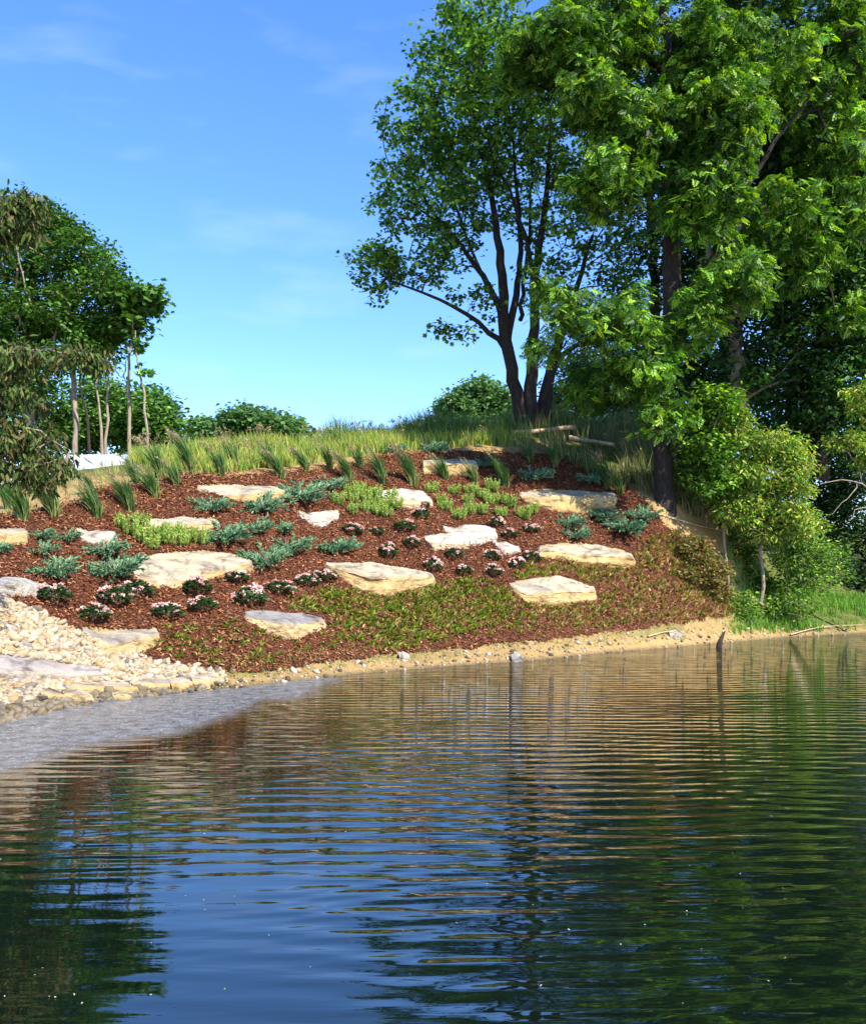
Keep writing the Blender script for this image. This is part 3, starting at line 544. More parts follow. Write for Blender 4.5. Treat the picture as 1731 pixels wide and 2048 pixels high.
# bright green sedums
def make_sedum(v):
    g = np.random.default_rng(300+v); a = Acc()
    for k in range(26):
        az, r = g.uniform(0, 6.3), .15*math.sqrt(g.random()); h = g.uniform(.18, .34); b = np.array([r*math.cos(az), r*math.sin(az), 0]); tip = b*1.5+np.array([0, 0, h])
        m = 16; u = np.linspace(.12, 1, m); c = b+(tip-b)*u[:, None]
        th = np.arange(m)*2.4; o_ = np.stack([np.cos(th), np.sin(th), np.full(m, 1.2)], -1)
        x, y, z = basis(o_, g, m); cl = np.array([(.30, .42, .07), (.22, .36, .06), (.38, .46, .12)])[g.integers(0, 3, m)]*(.75+.4*u[:, None])
        stamp(a, LEAF['oval'][0]*np.array([1.3, 1, 1]), LEAF['oval'][1], None, c, np.stack([x, z, y], -1), np.full(m, .055)*(1.15-.5*u), cl)
        tube(a, [b, tip], [.006, .003], 3, (.2, .3, .08))
    me = a.mesh('sedum'); me.materials.append(M['leaf']); return me
SE = [make_sedum(v) for v in range(3)]
SP = [(677, 1012), (700, 992), (708, 1030), (706, 1010), (726, 1003), (733, 1027), (722, 988), (748, 1000), (757, 1034), (768, 1018), (745, 1022), (782, 1005), (790, 1020), (772, 1036), (863, 988), (882, 1010), (890, 1024), (908, 992), (935, 1010), (942, 990), (938, 1030),
      (966, 1000), (963, 1030), (982, 1012), (984, 984), (918, 1040), (1045, 1040), (1065, 1030), (1002, 1035),
      (248, 1062), (262, 1074), (283, 1056), (285, 1088), (305, 1100), (312, 1082), (330, 1090), (345, 1078), (360, 1094), (375, 1085), (398, 1092), (1000, 1010), (1018, 1018)]
used = set()
for i, (px, py) in enumerate(SP):
    p = gp(px, py); me = SE[i % 3]; s = g.uniform(.95, 1.2)
    o = ob('sedum', me, None, loc=p+np.array([0, 0, .02]), label='lime-green sedum '+rel(px, py, used), cat='plant', group='lime-green sedums on the slope'); o.rotation_euler = (0, 0, g.uniform(0, 6)); o.scale = (s,)*3
# ornamental grass clumps
def make_clump(v):
    g = np.random.default_rng(400+v); a = Acc()
    blades(a, g, [[0, 0, 0]], 125, 1.05, .03, .26, (-.30, 0), [(.06, .15, .03), (.09, .20, .035), (.035, .09, .02)], 1.0, 4, .1)
    blades(a, g, [[0, 0, 0]], 50, .6, .026, .6, (-.1, 0), [(.12, .2, .05), (.28, .26, .09)], 1.1, 4, .12)
    fm = a.mesh('grass_blades'); fm.materials.append(M['grass']); b = Acc()
    for k in range(5 if v < 3 else 16):
        az = g.uniform(0, 6.3); h = g.uniform(.8, 1.15); tip = np.array([-.45*h+.12*math.cos(az), .12*math.sin(az), h]); P = spline([[0, 0, 0], tip*[.3, .3, .6], tip], 6); tube(b, P, np.linspace(.004, .002, 6), 3, (.3, .27, .12))
        m = 26; u = g.uniform(.68, 1, m); c = np.stack([np.interp(u, np.linspace(0, 1, 6), P[:, j]) for j in range(3)], -1)+g.normal(0, .008, (m, 3)); leaves(b, g, c, 'lance', .05, [(.34, .27, .16), (.42, .34, .2)], -1.2, None, .3)
    hm = b.mesh('seed_heads'); hm.materials.append(M['leaf_dry']); return fm, hm
GC = [make_clump(v) for v in range(4)]
GP_ = [(46, 1044, 1), (107, 1036, .95), (192, 1038, 1), (258, 1022, 1), (310, 998, .9), (273, 972, .7), (352, 974, .8), (320, 956, .9), (379, 948, 1), (442, 952, .8), (469, 941, .8), (561, 957, .9), (611, 944, .8), (541, 938, .8), (660, 938, .8), (698, 966, .9), (722, 938, .75),
       (765, 972, .95), (825, 972, 1.1), (890, 960, .95), (948, 968, .8), (1011, 976, 1), (991, 942, .8), (180, 985, .6), (15, 1018, .6), (1215, 978, 1), (1240, 990, .9), (1060, 925, .9), (1110, 935, .8)]
used = set(); NICK2 = NICK
for i, (px, py, s) in enumerate(GP_):
    p = gp(px, py); v = 3 if i in (8, 11, 18, 15, 12) else i % 3; fm, hm = GC[v]
    t = thing('grass_clump', p, ('seeding' if v == 3 else 'leafy')+' grass clump '+rel(px, py, used), 'grass clump', 'ornamental grass clumps along the upper bed', g.uniform(-.5, .5), s)
    t.scale = (s*1.15, s*1.15, s*g.uniform(.8, 1.12))
    ob('blades', fm, None, t).rotation_euler = (0, 0, g.uniform(-.3, .3)); ob('seed_heads', hm, None, t)
# groundcover
GCV = [(575, 1212), (620, 1185), (660, 1178), (735, 1192), (800, 1190), (865, 1168), (950, 1160), (1018, 1172), (1060, 1130), (1080, 1120), (1190, 1132), (1262, 1132), (1290, 1080), (1340, 1060), (1400, 1100), (1470, 1180), (1474, 1232), (1330, 1240), (1180, 1258), (1000, 1262), (930, 1275), (820, 1295), (740, 1302), (690, 1275), (650, 1240)]
GC2 = [(290, 1300), (340, 1262), (420, 1240), (490, 1240), (580, 1280), (660, 1272), (690, 1290), (600, 1310), (500, 1340), (420, 1330)]
a = Acc(); g = np.random.default_rng(70)
for poly, n, rng, hh in ((GCV, 5600, (560, 1480), .17), (GC2, 700, (280, 700), .15)):
    X, D, Z, P, Y = scatter(n, poly, rng, (16, 34), 9, 71, .06, .14); base = np.stack([X, D, Z+.03], -1)
    brown = np.clip((P-930)/420+.25*noise3(X, D, 0, 77)+.32, .25, .8)
    k = g.random(len(P)) < brown
    for kk, cols in ((~k, [(.15, .26, .02), (.32, .38, .05), (.07, .13, .015)]), (k, [(.42, .30, .08), (.24, .24, .05), (.55, .38, .16), (.14, .065, .03)])):
        if kk.any(): blades(a, g, base[kk], 7, hh, .062, 1.5, (0, -.15), cols, .9, 3, .07)
ob('groundcover', a.mesh('groundcover'), M['grass'], kind='stuff', label='low strappy daylily groundcover, green at the centre and browner rightward', cat='groundcover')
# crest meadow grass
def grass_band(name, label, n, pr, dfun, h, cols, seed, wid=.02, lean=(-.1, 0), heads=0, dens=None):
    g = np.random.default_rng(seed); P = g.uniform(*pr, n); lo, hi = dfun(P); D = lo+(hi-lo)*g.random(n)**.9; X = (P-CX)*D/F
    m = g.random(n) < np.clip(.62+.9*fbm(X*.5, D*.5, 0, seed), .08, 1)
    if dens is not None: m &= g.random(n) < dens(P, D)
    m &= ~((P > 1010) & (P < 1240) & (D > 34.2) & (D < 37.9) & (g.random(n) < .88))
    X, D, P = X[m], D[m], P[m]; a = Acc(); base = np.stack([X, D, hgt(X, D)], -1)
    hh = fbm(X*.6, D*.6, 0, seed+1)+g.normal(0, .25, len(X)); lv_ = np.digitize(hh, [-.35, 0, .35])
    for q, f in ((lv_ == 0, .45), (lv_ == 1, .75), (lv_ == 2, 1.0), (lv_ == 3, 1.35)):
        if q.any(): blades(a, g, base[q], 5, h*f, wid, .42, lean, cols, .7, 3, .1)
    if heads:
        k = g.choice(len(base), min(heads, len(base)), False); tip = base[k]+np.stack([g.normal(-.2, .12, len(k)), g.normal(0, .1, len(k)), h*g.uniform(1.05, 1.5, len(k))], -1)
        for q in range(len(k)): tube(a, [base[k[q]], (base[k[q]]*.5+tip[q]*.5)+[.05, 0, .05], tip[q]], [.006, .005, .003], 3, (.32, .28, .12))
        pos = np.repeat(tip, 10, 0)+g.normal(0, .03, (len(k)*10, 3)); leaves(a, g, pos, 'lance', .09, [(.38, .31, .17), (.3, .27, .1)], -1, None, .3)
    return ob(name, a.mesh(name), M['grass'], kind='stuff', label=label, cat='grass')
def k1f(P): return np.interp(P, cp, [c[3][0] for c in COL])
def k2f(P): return np.interp(P, cp, [c[4][0] for c in COL])
grass_band('meadow_grass', 'tall yellow-green meadow grass along the crest above the mulch', 11000, (270, 1060), lambda P: (k1f(P)+.7+3.5*np.clip((420-P)/150, 0, 1), k2f(P)+2.5), .5,
           [(.22, .32, .04), (.34, .38, .06), (.11, .24, .03), (.46, .40, .11), (.2, .30, .04)], 80, .03, (-.08, 0), 160)
grass_band('ridge_grass', 'darker green grass blades on the ridge against the sky', 5200, (640, 1330), lambda P: (k2f(P)-2, k2f(P)+3), .85, [(.07, .16, .03), (.12, .22, .04), (.2, .27, .06)], 81, .03, (-.06, 0))
grass_band('shade_grass', 'rank grass in the shade beneath the trees above the bed', 5200, (1020, 1400), lambda P: (k1f(P)+.2, k2f(P)+1), .9, [(.10, .17, .04), (.2, .22, .07), (.3, .26, .12), (.05, .1, .02)], 82, .028, (-.15, 0), 60)
grass_band('sand_tufts', 'thin tufts scattered over the sandy track at left', 700, (-150, 420), lambda P: (k1f(P)+.3, k2f(P)), .3, [(.2, .26, .05), (.3, .3, .1)], 83, .02)
grass_band('shore_grass', 'short bright grass sprouting on the sandy shoreline', 1500, (430, 1480), lambda P: (shoreD(P)+.35, shoreD(P)+1.3), .09, [(.22, .3, .05), (.32, .34, .09)], 84, .016)
grass_band('bank_grass', 'bright green grass on the low right bank by the water', 7000, (1455, 2200), lambda P: (shoreD(P)+.25, shoreD(P)+4.5), .3, [(.13, .3, .03), (.2, .38, .05), (.09, .2, .03)], 85, .03)
# ------------------------------------------------------------------ trees
def tree(name, label, cat, trunks, blobs, ncl, leaf, size, per, crad, cols, bark='bark_dark', seed=1, group=None, droop=.2, flat=.6, wts=None, twr=.010, maxr=.09, lmat='leaf', up=.45, sides=7, stretch=.55, surf=.45, base=None, twigleaf=.35, bcol=(1, 1, 1)):
    """trunks: [[(px,py,D,r)...]]; blobs: [(px,py,rx,ry,D,rz,weight)] in photo pixels, D/rz in metres"""
    g = np.random.default_rng(seed); TR = []
    for T in trunks:
        P = np.array([at(q[0], q[1], q[2]) for q in T]); R = np.array([q[3] for q in T]); n = max(8, int(np.linalg.norm(np.diff(P, axis=0), axis=1).sum()/.5))
        S = spline(P, n); R0_ = None; S[1:-1] += g.normal(0, .035, S[1:-1].shape); TR.append((S, np.interp(np.linspace(0, 1, n), np.linspace(0, 1, len(R)), R)))
    root = TR[0][0][0].copy() if base is None else np.array(base); root[2] = hgt(root[0], root[1])
    wt = np.array([b[6]*b[2]*b[3] for b in blobs], float); wt /= wt.sum(); ch = g.choice(len(blobs), ncl, p=wt); cl = []
    for q in ch:
        px, py, rx, ry, D, rz, _ = blobs[q]; c = at(px, py, D); u = g.normal(0, 1, 3); u /= np.linalg.norm(u); r = g.random()**surf
        cl.append(c+u*r*np.array([rx*D/F, rz, ry*D/F]))
    cl = np.array(cl); nodes = np.concatenate([S for S, _ in TR]); nn0 = len(nodes); par = [-1]*nn0; cnt = [0]*nn0
    trr = np.concatenate([R for _, R in TR]); nodes = list(nodes)
    d0 = np.min(np.linalg.norm(cl[:, None]-np.array(nodes)[None], axis=2), 1); order = np.argsort(d0)
    NA = np.zeros((nn0+ncl*9, 3)); NA[:nn0] = nodes; cnt_n = nn0; paths = []
    for q in order:
        c = cl[q]; d = c-NA[:cnt_n]; dist = np.linalg.norm(d, axis=1)
        cost = dist*(1+np.clip(up-d[:, 2]/(dist+.01), 0, 2)*.9); j = int(np.argmin(cost)); L_ = dist[j]
        n = int(np.clip(L_/.45, 2, 8)); t = np.linspace(0, 1, n+1)[:, None]; p0 = NA[j]; mid = p0+(c-p0)*.5+np.array([0, 0, .12*L_])+g.normal(0, .07*L_, 3)
        P = p0*(1-t)**2+2*mid*t*(1-t)+c*t*t; ids = [j]
        for k in range(1, n+1): NA[cnt_n] = P[k]; par.append(ids[-1]); cnt.append(0); ids.append(cnt_n); cnt_n += 1
        k = ids[-1]
        while k >= nn0: cnt[k] += 1; k = par[k]
        paths.append(ids)
    tk = []; off_ = np.cumsum([0]+[len(S) for S, _ in TR]); woods = [Acc() for _ in TR]; small = {}
    for S, R in TR:
        if S[0][2] < hgt(S[0][0], S[0][1])+2.0 and R[0] > .03:
            b0 = S[0].copy(); gz = min(float(hgt(b0[0], b0[1])), b0[2]); S = np.concatenate([[[b0[0], b0[1], gz-1.2], [b0[0], b0[1], gz+.02]], S[1:]]); R = np.concatenate([[R[0]*1.35, R[0]*1.18], R[1:]])
        a = Acc(); tube(a, S, R, 10, bcol, .18); tk.append(a)
    nsub = [0]*len(TR)
    for ids in paths:
        if ids[0] < nn0: nsub[int(np.searchsorted(off_, ids[0], 'right')-1)] += 1
    for ids in paths:
        k = ids[0]
        while k >= nn0: k = par[k]
        ti = int(np.searchsorted(off_, k, 'right')-1); wood = woods[ti]
        k = ids[1]
        while par[k] >= nn0: k = par[k]
        if nsub[ti] <= 60: wood = small.setdefault((ti, k), Acc())
        P = NA[ids]; r = [min(maxr, twr*max(1, cnt[k] if k >= nn0 else 1)**.5) for k in ids]
        r[0] = min(r[1]*1.25, trr[ids[0]]*.9 if ids[0] < nn0 else r[1]*1.1); tube(wood, P, r, 4 if max(r) < .03 else 6, bcol)
    # leaves
    tot = g.poisson(per*g.uniform(.35, 1.5, ncl)); pos = np.repeat(cl, tot, 0); n = len(pos); ctint = np.repeat(g.lognormal(0, .26, ncl), tot); off = g.normal(0, 1, (n, 3)); off *= (crad*g.random(n)**.4/(np.linalg.norm(off, axis=1)+1e-6))[:, None]
    off[:, 2] *= stretch; pos = pos+off-np.array([0, 0, 1])*(np.linalg.norm(off[:, :2], axis=1)**2*.25/crad)[:, None]
    po = off/(crad+1e-6)
    if twigleaf > 0:
        segs = NA[nn0:cnt_n]; sm = np.array(cnt[nn0:]) <= 3; sg = segs[sm]; m = int(n*twigleaf); k = g.integers(0, len(sg), m); e = sg[k]+g.normal(0, crad*.35, (m, 3)); pos = np.concatenate([pos, e]); po = np.concatenate([po, g.normal(0, .3, (m, 3))]); ctint = np.concatenate([ctint, np.ones(m)])
    a = Acc(); leaves(a, g, pos, leaf, size*g.uniform(.85, 1.15), cols, droop, po, flat, wts, ctint)
    t = thing(name, root, label, cat, group)
    for i_, (q, wd) in enumerate(zip(tk, woods)):
        main = TR[i_][0][0][2] < hgt(TR[i_][0][0][0], TR[i_][0][0][1])+2.0 or i_ == 0; to = ob('trunk' if main else 'limb', q.mesh('trunk', root, True), M[bark], t)
        if wd.V: ob('branches', wd.mesh('branches', root, True), M[bark], to)
        for (ti, k), wd in small.items():
            if ti == i_: ob('branch', wd.mesh('branch', root, True), M[bark], to)
    ob('crown', a.mesh('crown', root), M[lmat], t)
    return t
G1 = [(.045, .12, .018), (.07, .17, .025), (.03, .085, .015), (.10, .22, .03)]         # mid green
G2 = [(.035, .10, .012), (.07, .18, .018), (.15, .32, .028), (.28, .46, .05), (.03, .085, .012)]             # fresh green; dark and bright leaf tones imitate shade and sun
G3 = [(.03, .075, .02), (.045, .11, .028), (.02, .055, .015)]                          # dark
GY = [(.18, .33, .035), (.34, .45, .06), (.06, .15, .02), (.40, .38, .08), (.08, .18, .02)]             # yellow green, dark leaves mixed in to colour a shaded interior
GO = [(.06, .10, .02), (.10, .13, .03), (.03, .06, .012), (.07, .12, .02), (.03, .05, .01), (.12, .09, .03)]  # olive / bronze
GM = [(.07, .17, .025), (.13, .28, .035), (.035, .10, .018), (.22, .40, .055)]
# maple
D = 38
tree('maple_tree', 'multi-trunked maple on the crest leaning left against the sky', 'tree',
 [[(1047, 862, D, .27), (1030, 770, D, .24), (1014, 690, D, .25), (1006, 600, D, .2), (1000, 520, D, .16), (985, 420, D, .11), (962, 300, D, .07), (935, 170, D-1, .03)],
  [(1016, 705, D, .13), (985, 672, D, .11), (930, 628, D-.6, .08), (860, 592, D-1, .055), (770, 556, D-1, .03)],
  [(1010, 640, D, .14), (970, 560, D, .11), (910, 480, D, .08), (850, 400, D+.5, .05), (800, 300, D+1, .025)],
  [(1014, 680, D, .16), (1034, 580, D+.4, .13), (1040, 480, D+.6, .1), (1030, 350, D+.5, .06), (1015, 180, D, .03)],
  [(1064, 862, D, .25), (1063, 760, D, .25), (1066, 650, D, .2), (1072, 530, D, .16), (1090, 400, D, .1), (1100, 220, D, .04)],
  [(1078, 862, D+.3, .22), (1092, 770, D+.3, .22), (1112, 700, D+.3, .17), (1145, 600, D, .12), (1185, 470, D, .06)],
  [(1020, 740, D+.3, .10), (1000, 640, D+.8, .08), (950, 520, D+1, .06), (890, 350, D+1.2, .04), (860, 200, D+1, .02)],
  [(1040, 640, D+.2, .09), (1052, 520, D+.6, .07), (1062, 360, D+.8, .05), (1060, 160, D+1, .02)],
  [(1068, 600, D-.2, .09), (1050, 470, D-.6, .07), (990, 320, D-.8, .045), (950, 180, D-.8, .02)],
  [(1090, 790, D+.3, .14), (1120, 710, D+.2, .11), (1170, 690, D, .08), (1240, 660, D, .04)]],
 [(960, 40, 95, 100, D, 4, 1), (895, 150, 85, 90, D, 3, 1), (835, 270, 80, 90, D, 3, 1), (950, 280, 100, 110, D, 4, 1), (800, 400, 62, 65, D, 3, .9), (900, 430, 90, 70, D, 3.5, .9), (752, 525, 60, 48, D-1, 2, 1.7),
  (860, 520, 80, 50, D, 3, .9), (1030, 160, 110, 120, D, 4, 1), (1050, 370, 90, 120, D+1, 4, .7), (1110, 530, 70, 90, D, 3, .6), (905, 665, 45, 22, D-1, 1.2, .35), (960, 600, 60, 40, D-.5, 2, .4), (1150, 280, 90, 130, D+1, 3, .8), (1190, 440, 90, 90, D+1, 3, .6), (1220, 560, 70, 60, D+1, 2, .3), (740, 590, 40, 14, D-1, 1.5, .5)],
 1350, 'maple', .19, 14, .5, GM, 'bark_dark', 11, droop=.35, flat=.55, twr=.007, stretch=.45, twigleaf=.6, surf=.36, maxr=.06)
# big near tree on the slope
D = 31.9
tree('walnut_tree', 'tallest dark-trunked tree rooted on the slope with hanging feathery leaves', 'tree',
 [[(1328, 995, D, .30), (1326, 900, D, .28), (1330, 760, D, .28), (1340, 600, D, .29), (1341, 450, D, .26), (1345, 300, D, .22), (1335, 140, D, .18), (1322, -40, D, .13), (1310, -260, D, .05)],
  [(1340, 620, D, .16), (1400, 560, D, .13), (1460, 430, D-.5, .1), (1540, 300, D-1, .07), (1620, 190, D-1, .04)],
  [(1342, 470, D, .14), (1290, 380, D-.5, .1), (1240, 280, D-1, .07), (1170, 180, D-1.5, .04)],
  [(1330, 760, D, .12), (1270, 690, D-.5, .09), (1180, 620, D-1, .05), (1110, 600, D-1.5, .03)],
  [(1344, 300, D, .14), (1400, 180, D, .1), (1470, 60, D-.5, .06)], [(1330, 150, D, .12), (1230, 60, D-.5, .08), (1130, 20, D-1, .04)]],
 [(1130, 90, 100, 75, D-2, 2, 1), (1240, 55, 90, 80, D-1, 3, 1), (1180, 210, 85, 60, D-2, 2, 1), (1275, 260, 90, 90, D-2, 2, .8), (1215, 360, 85, 60, D-2, 2, .8), (1115, 590, 70, 55, D-2.5, 1.5, .3), (1090, 680, 40, 40, D-2.5, 1, .3), (1180, 650, 70, 70, D-2.5, 1.5, .35), (1260, 640, 80, 60, D-2.5, 1.8, .5), (1290, 740, 80, 50, D-2, 1.5, .6), (1330, 830, 50, 50, D-2, 1, .5), (1190, 770, 70, 50, D, 2, .4),
  (1420, 130, 90, 110, D-1, 3, 1), (1450, 250, 90, 80, D-2.5, 2, 1), (1400, 400, 80, 90, D-2, 2, .8), (1460, 560, 80, 70, D-2, 2, .7), (1560, 430, 80, 70, D, 2, .6), (1610, 520, 80, 60, D+1, 2, .6), (1550, 180, 100, 90, D, 3, .7), (1660, 300, 80, 80, D+1, 2, .7), (1690, 440, 60, 80, D+1, 2, .7), (1680, 100, 80, 110, D+1, 3, .8), (1250, -120, 220, 80, D, 4, .7), (1520, -110, 200, 90, D, 4, .7), (1700, 620, 60, 60, D+2, 2, .5), (1040, 130, 50, 60, D-2, 1.5, .5), (1380, 640, 70, 60, D-1.5, 2, .5)],
 2000, 'pinnate', .25, 21, .42, G2, 'bark_dark', 12, droop=.75, flat=.5, twr=.007, stretch=.6, maxr=.07, surf=.5)
D = 36
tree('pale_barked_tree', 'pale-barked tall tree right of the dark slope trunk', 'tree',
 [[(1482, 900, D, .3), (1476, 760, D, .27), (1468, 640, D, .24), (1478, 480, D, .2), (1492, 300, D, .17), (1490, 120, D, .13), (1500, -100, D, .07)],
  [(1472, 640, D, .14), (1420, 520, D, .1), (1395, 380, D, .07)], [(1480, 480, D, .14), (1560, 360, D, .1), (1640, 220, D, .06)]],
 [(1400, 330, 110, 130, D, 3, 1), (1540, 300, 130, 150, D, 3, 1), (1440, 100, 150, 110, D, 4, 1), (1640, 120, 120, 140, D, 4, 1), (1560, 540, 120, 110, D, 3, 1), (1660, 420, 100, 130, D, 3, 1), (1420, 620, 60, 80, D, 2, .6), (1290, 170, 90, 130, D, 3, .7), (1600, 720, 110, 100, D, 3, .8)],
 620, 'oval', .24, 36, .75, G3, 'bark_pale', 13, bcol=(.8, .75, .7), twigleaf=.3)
D = 36.5
tree('leaning_tree', 'dark tree with a trunk slanting up to the right edge', 'tree',
 [[(1640, 960, D, .28), (1650, 780, D, .25), (1640, 600, D, .2), (1690, 400, D, .17), (1760, 200, D, .12), (1800, 0, D, .06)], [(1640, 620, D, .14), (1560, 640, D, .1), (1480, 590, D-1, .05)]],
 [(1690, 560, 90, 100, D-1, 2.5, 1), (1760, 350, 110, 130, D-1, 3, 1), (1560, 640, 90, 60, D-1, 2, .8), (1680, 760, 90, 90, D-1, 2.5, 1), (1760, 600, 90, 130, D-1, 3, 1), (1500, 740, 80, 70, D, 2, .8), (1800, 120, 110, 140, D, 3, 1), (1580, 860, 100, 70, D+1, 2, 1), (1780, 850, 90, 100, D, 2.5, 1)],
 560, 'oval', .22, 36, .7, G1+G3, 'bark_dark', 14, droop=.5)
# backdrop woods right: separate trees
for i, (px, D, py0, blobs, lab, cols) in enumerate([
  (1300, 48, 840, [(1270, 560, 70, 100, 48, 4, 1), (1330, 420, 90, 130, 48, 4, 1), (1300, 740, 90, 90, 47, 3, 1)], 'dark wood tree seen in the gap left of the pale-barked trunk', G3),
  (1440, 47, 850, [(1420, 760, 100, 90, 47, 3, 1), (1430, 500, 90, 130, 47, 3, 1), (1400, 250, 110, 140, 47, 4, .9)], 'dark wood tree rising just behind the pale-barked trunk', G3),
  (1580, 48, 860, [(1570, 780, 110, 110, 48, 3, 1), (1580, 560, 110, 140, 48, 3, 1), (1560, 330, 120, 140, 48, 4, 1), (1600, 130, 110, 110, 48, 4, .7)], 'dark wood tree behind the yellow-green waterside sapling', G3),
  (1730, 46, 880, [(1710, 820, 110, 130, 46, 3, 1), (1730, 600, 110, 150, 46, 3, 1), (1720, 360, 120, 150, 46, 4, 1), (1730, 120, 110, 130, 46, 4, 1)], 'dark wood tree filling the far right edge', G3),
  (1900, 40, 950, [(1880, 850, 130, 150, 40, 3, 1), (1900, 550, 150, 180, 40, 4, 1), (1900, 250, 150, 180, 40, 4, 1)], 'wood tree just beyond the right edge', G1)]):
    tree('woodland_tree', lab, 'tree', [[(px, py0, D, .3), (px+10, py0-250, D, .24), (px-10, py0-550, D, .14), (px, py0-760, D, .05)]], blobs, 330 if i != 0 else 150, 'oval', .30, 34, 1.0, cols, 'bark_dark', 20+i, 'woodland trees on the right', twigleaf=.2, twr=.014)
tree('birch_thicket', 'pale green thicket behind the maple trunks', 'bush', [[(1150, 850, 52, .1), (1155, 780, 52, .07), (1160, 720, 52, .03)], [(1200, 850, 52, .1), (1210, 760, 52, .07), (1205, 700, 52, .03)]],
     [(1150, 780, 60, 70, 52, 2.5, 1), (1210, 760, 70, 80, 52, 2.5, 1), (1110, 820, 40, 40, 52, 2, 1), (1270, 800, 60, 60, 52, 2.5, 1)], 260, 'far', .2, 34, .7, [(.09, .17, .05), (.13, .22, .07), (.06, .12, .035)], 'bark_pale', 31, twigleaf=.3)
# understorey on the right bank
tree('waterside_sapling', 'yellow-green sapling on a thin pale trunk at the right waterside', 'tree', [[(1522, 1232, 32.6, .07), (1524, 1150, 32.6, .06), (1518, 1060, 32.6, .05), (1515, 960, 32.6, .04), (1500, 860, 32.6, .02)], [(1518, 1060, 32.6, .035), (1560, 980, 32.6, .025), (1590, 900, 32.6, .015)]],
     [(1440, 850, 75, 45, 32, 1.2, 1), (1540, 900, 75, 45, 32, 1.2, 1.1), (1590, 960, 40, 45, 32, 1.2, 1), (1490, 960, 75, 50, 32, 1.2, 1), (1560, 1040, 80, 50, 32, 1.2, .8), (1440, 800, 40, 25, 33.5, 1, .8), (1600, 1030, 40, 40, 32, 1.2, .8), (1480, 1020, 50, 40, 31.7, 1, .6)], 520, 'lance', .17, 28, .38, GY, 'bark_pale', 41, droop=.6, bcol=(1.1, 1.05, 1), twr=.006)
tree('slender_sapling', 'slender pale-stemmed sapling left of the yellow-green one', 'tree', [[(1457, 1236, 32, .05), (1450, 1100, 32, .045), (1444, 980, 32, .04), (1440, 860, 32, .02)]],
     [(1430, 820, 60, 45, 31.5, 1.2, 1), (1410, 890, 45, 45, 31.5, 1.2, 1), (1440, 920, 55, 50, 31.5, 1, .8), (1390, 960, 25, 30, 31.5, .8, .4), (1420, 960, 40, 40, 31.5, 1, .8)], 240, 'oval', .15, 34, .38, G2, 'bark_pale', 42, droop=.4, twr=.006)
tree('bank_shrub', 'loose green shrub hanging over the water right of the saplings', 'shrub', [[(1600, 1225, 33.6, .05), (1595, 1150, 33.6, .04), (1600, 1080, 33.6, .02)], [(1560, 1230, 33.4, .04), (1580, 1170, 33.4, .03), (1600, 1120, 33.4, .02)]],
     [(1600, 1090, 60, 70, 33.4, 1.4, .8), (1590, 1160, 45, 50, 33.4, 1.2, .7), (1640, 1130, 55, 55, 33.8, 1.3, .6), (1480, 1200, 35, 22, 31.8, .5, .6), (1560, 1210, 70, 25, 33, .8, .8), (1480, 1210, 35, 25, 31.6, .5, .8)], 330, 'oval', .14, 24, .42, [(.12, .27, .035), (.22, .40, .05), (.05, .12, .02), (.26, .38, .07), (.06, .14, .02)], 'bark_pale', 43, droop=.2, twr=.006)
tree('bronze_shrub', 'low bronze and green shrub at the foot of the slope trunk', 'shrub', [[(1370, 1150, 31.5, .03), (1375, 1110, 31.5, .02), (1380, 1080, 31.5, .01)]],
     [(1360, 1100, 60, 35, 31, .8, 1), (1410, 1140, 50, 35, 31, .8, 1), (1370, 1150, 60, 30, 30.6, .6, 1), (1330, 1090, 35, 25, 31.3, .6, .7), (1430, 1180, 30, 35, 31, .6, .8), (1330, 1140, 50, 25, 30.6, .5, .8)], 330, 'oval', .10, 30, .28, [(.13, .15, .03), (.22, .18, .05), (.08, .11, .02), (.25, .13, .05)], 'bark_dark', 44, twr=.005, flat=.3)
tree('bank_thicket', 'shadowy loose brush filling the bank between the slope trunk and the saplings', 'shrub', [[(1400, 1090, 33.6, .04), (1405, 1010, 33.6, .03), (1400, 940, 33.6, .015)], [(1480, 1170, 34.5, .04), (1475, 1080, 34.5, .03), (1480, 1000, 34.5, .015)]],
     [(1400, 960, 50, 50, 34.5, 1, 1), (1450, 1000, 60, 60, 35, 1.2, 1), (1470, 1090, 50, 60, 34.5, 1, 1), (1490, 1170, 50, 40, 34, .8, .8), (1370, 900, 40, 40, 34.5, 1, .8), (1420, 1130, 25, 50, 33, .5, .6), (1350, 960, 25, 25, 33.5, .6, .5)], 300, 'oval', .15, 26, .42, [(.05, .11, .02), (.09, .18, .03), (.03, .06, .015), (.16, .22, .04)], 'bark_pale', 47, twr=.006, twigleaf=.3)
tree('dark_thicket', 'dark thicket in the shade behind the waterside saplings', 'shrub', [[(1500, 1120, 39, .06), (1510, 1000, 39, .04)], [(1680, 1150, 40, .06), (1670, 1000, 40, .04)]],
     [(1480, 1000, 90, 60, 40, 1.5, 1), (1640, 1000, 90, 90, 40, 1.8, 1), (1720, 1060, 80, 80, 40, 1.8, 1), (1700, 900, 90, 80, 41, 2, 1), (1560, 900, 90, 60, 41, 2, 1), (1640, 1120, 80, 50, 39.5, 1.2, 1), (1400, 960, 60, 60, 39, 1.5, 1), (1800, 1050, 80, 100, 41, 2, 1), (1690, 980, 60, 60, 39, 1.5, 1.2), (1730, 1150, 60, 50, 40, 1.5, 1)], 640, 'oval', .2, 34, .6, G3+[(.06, .13, .03)], 'bark_dark', 45, twigleaf=.2)
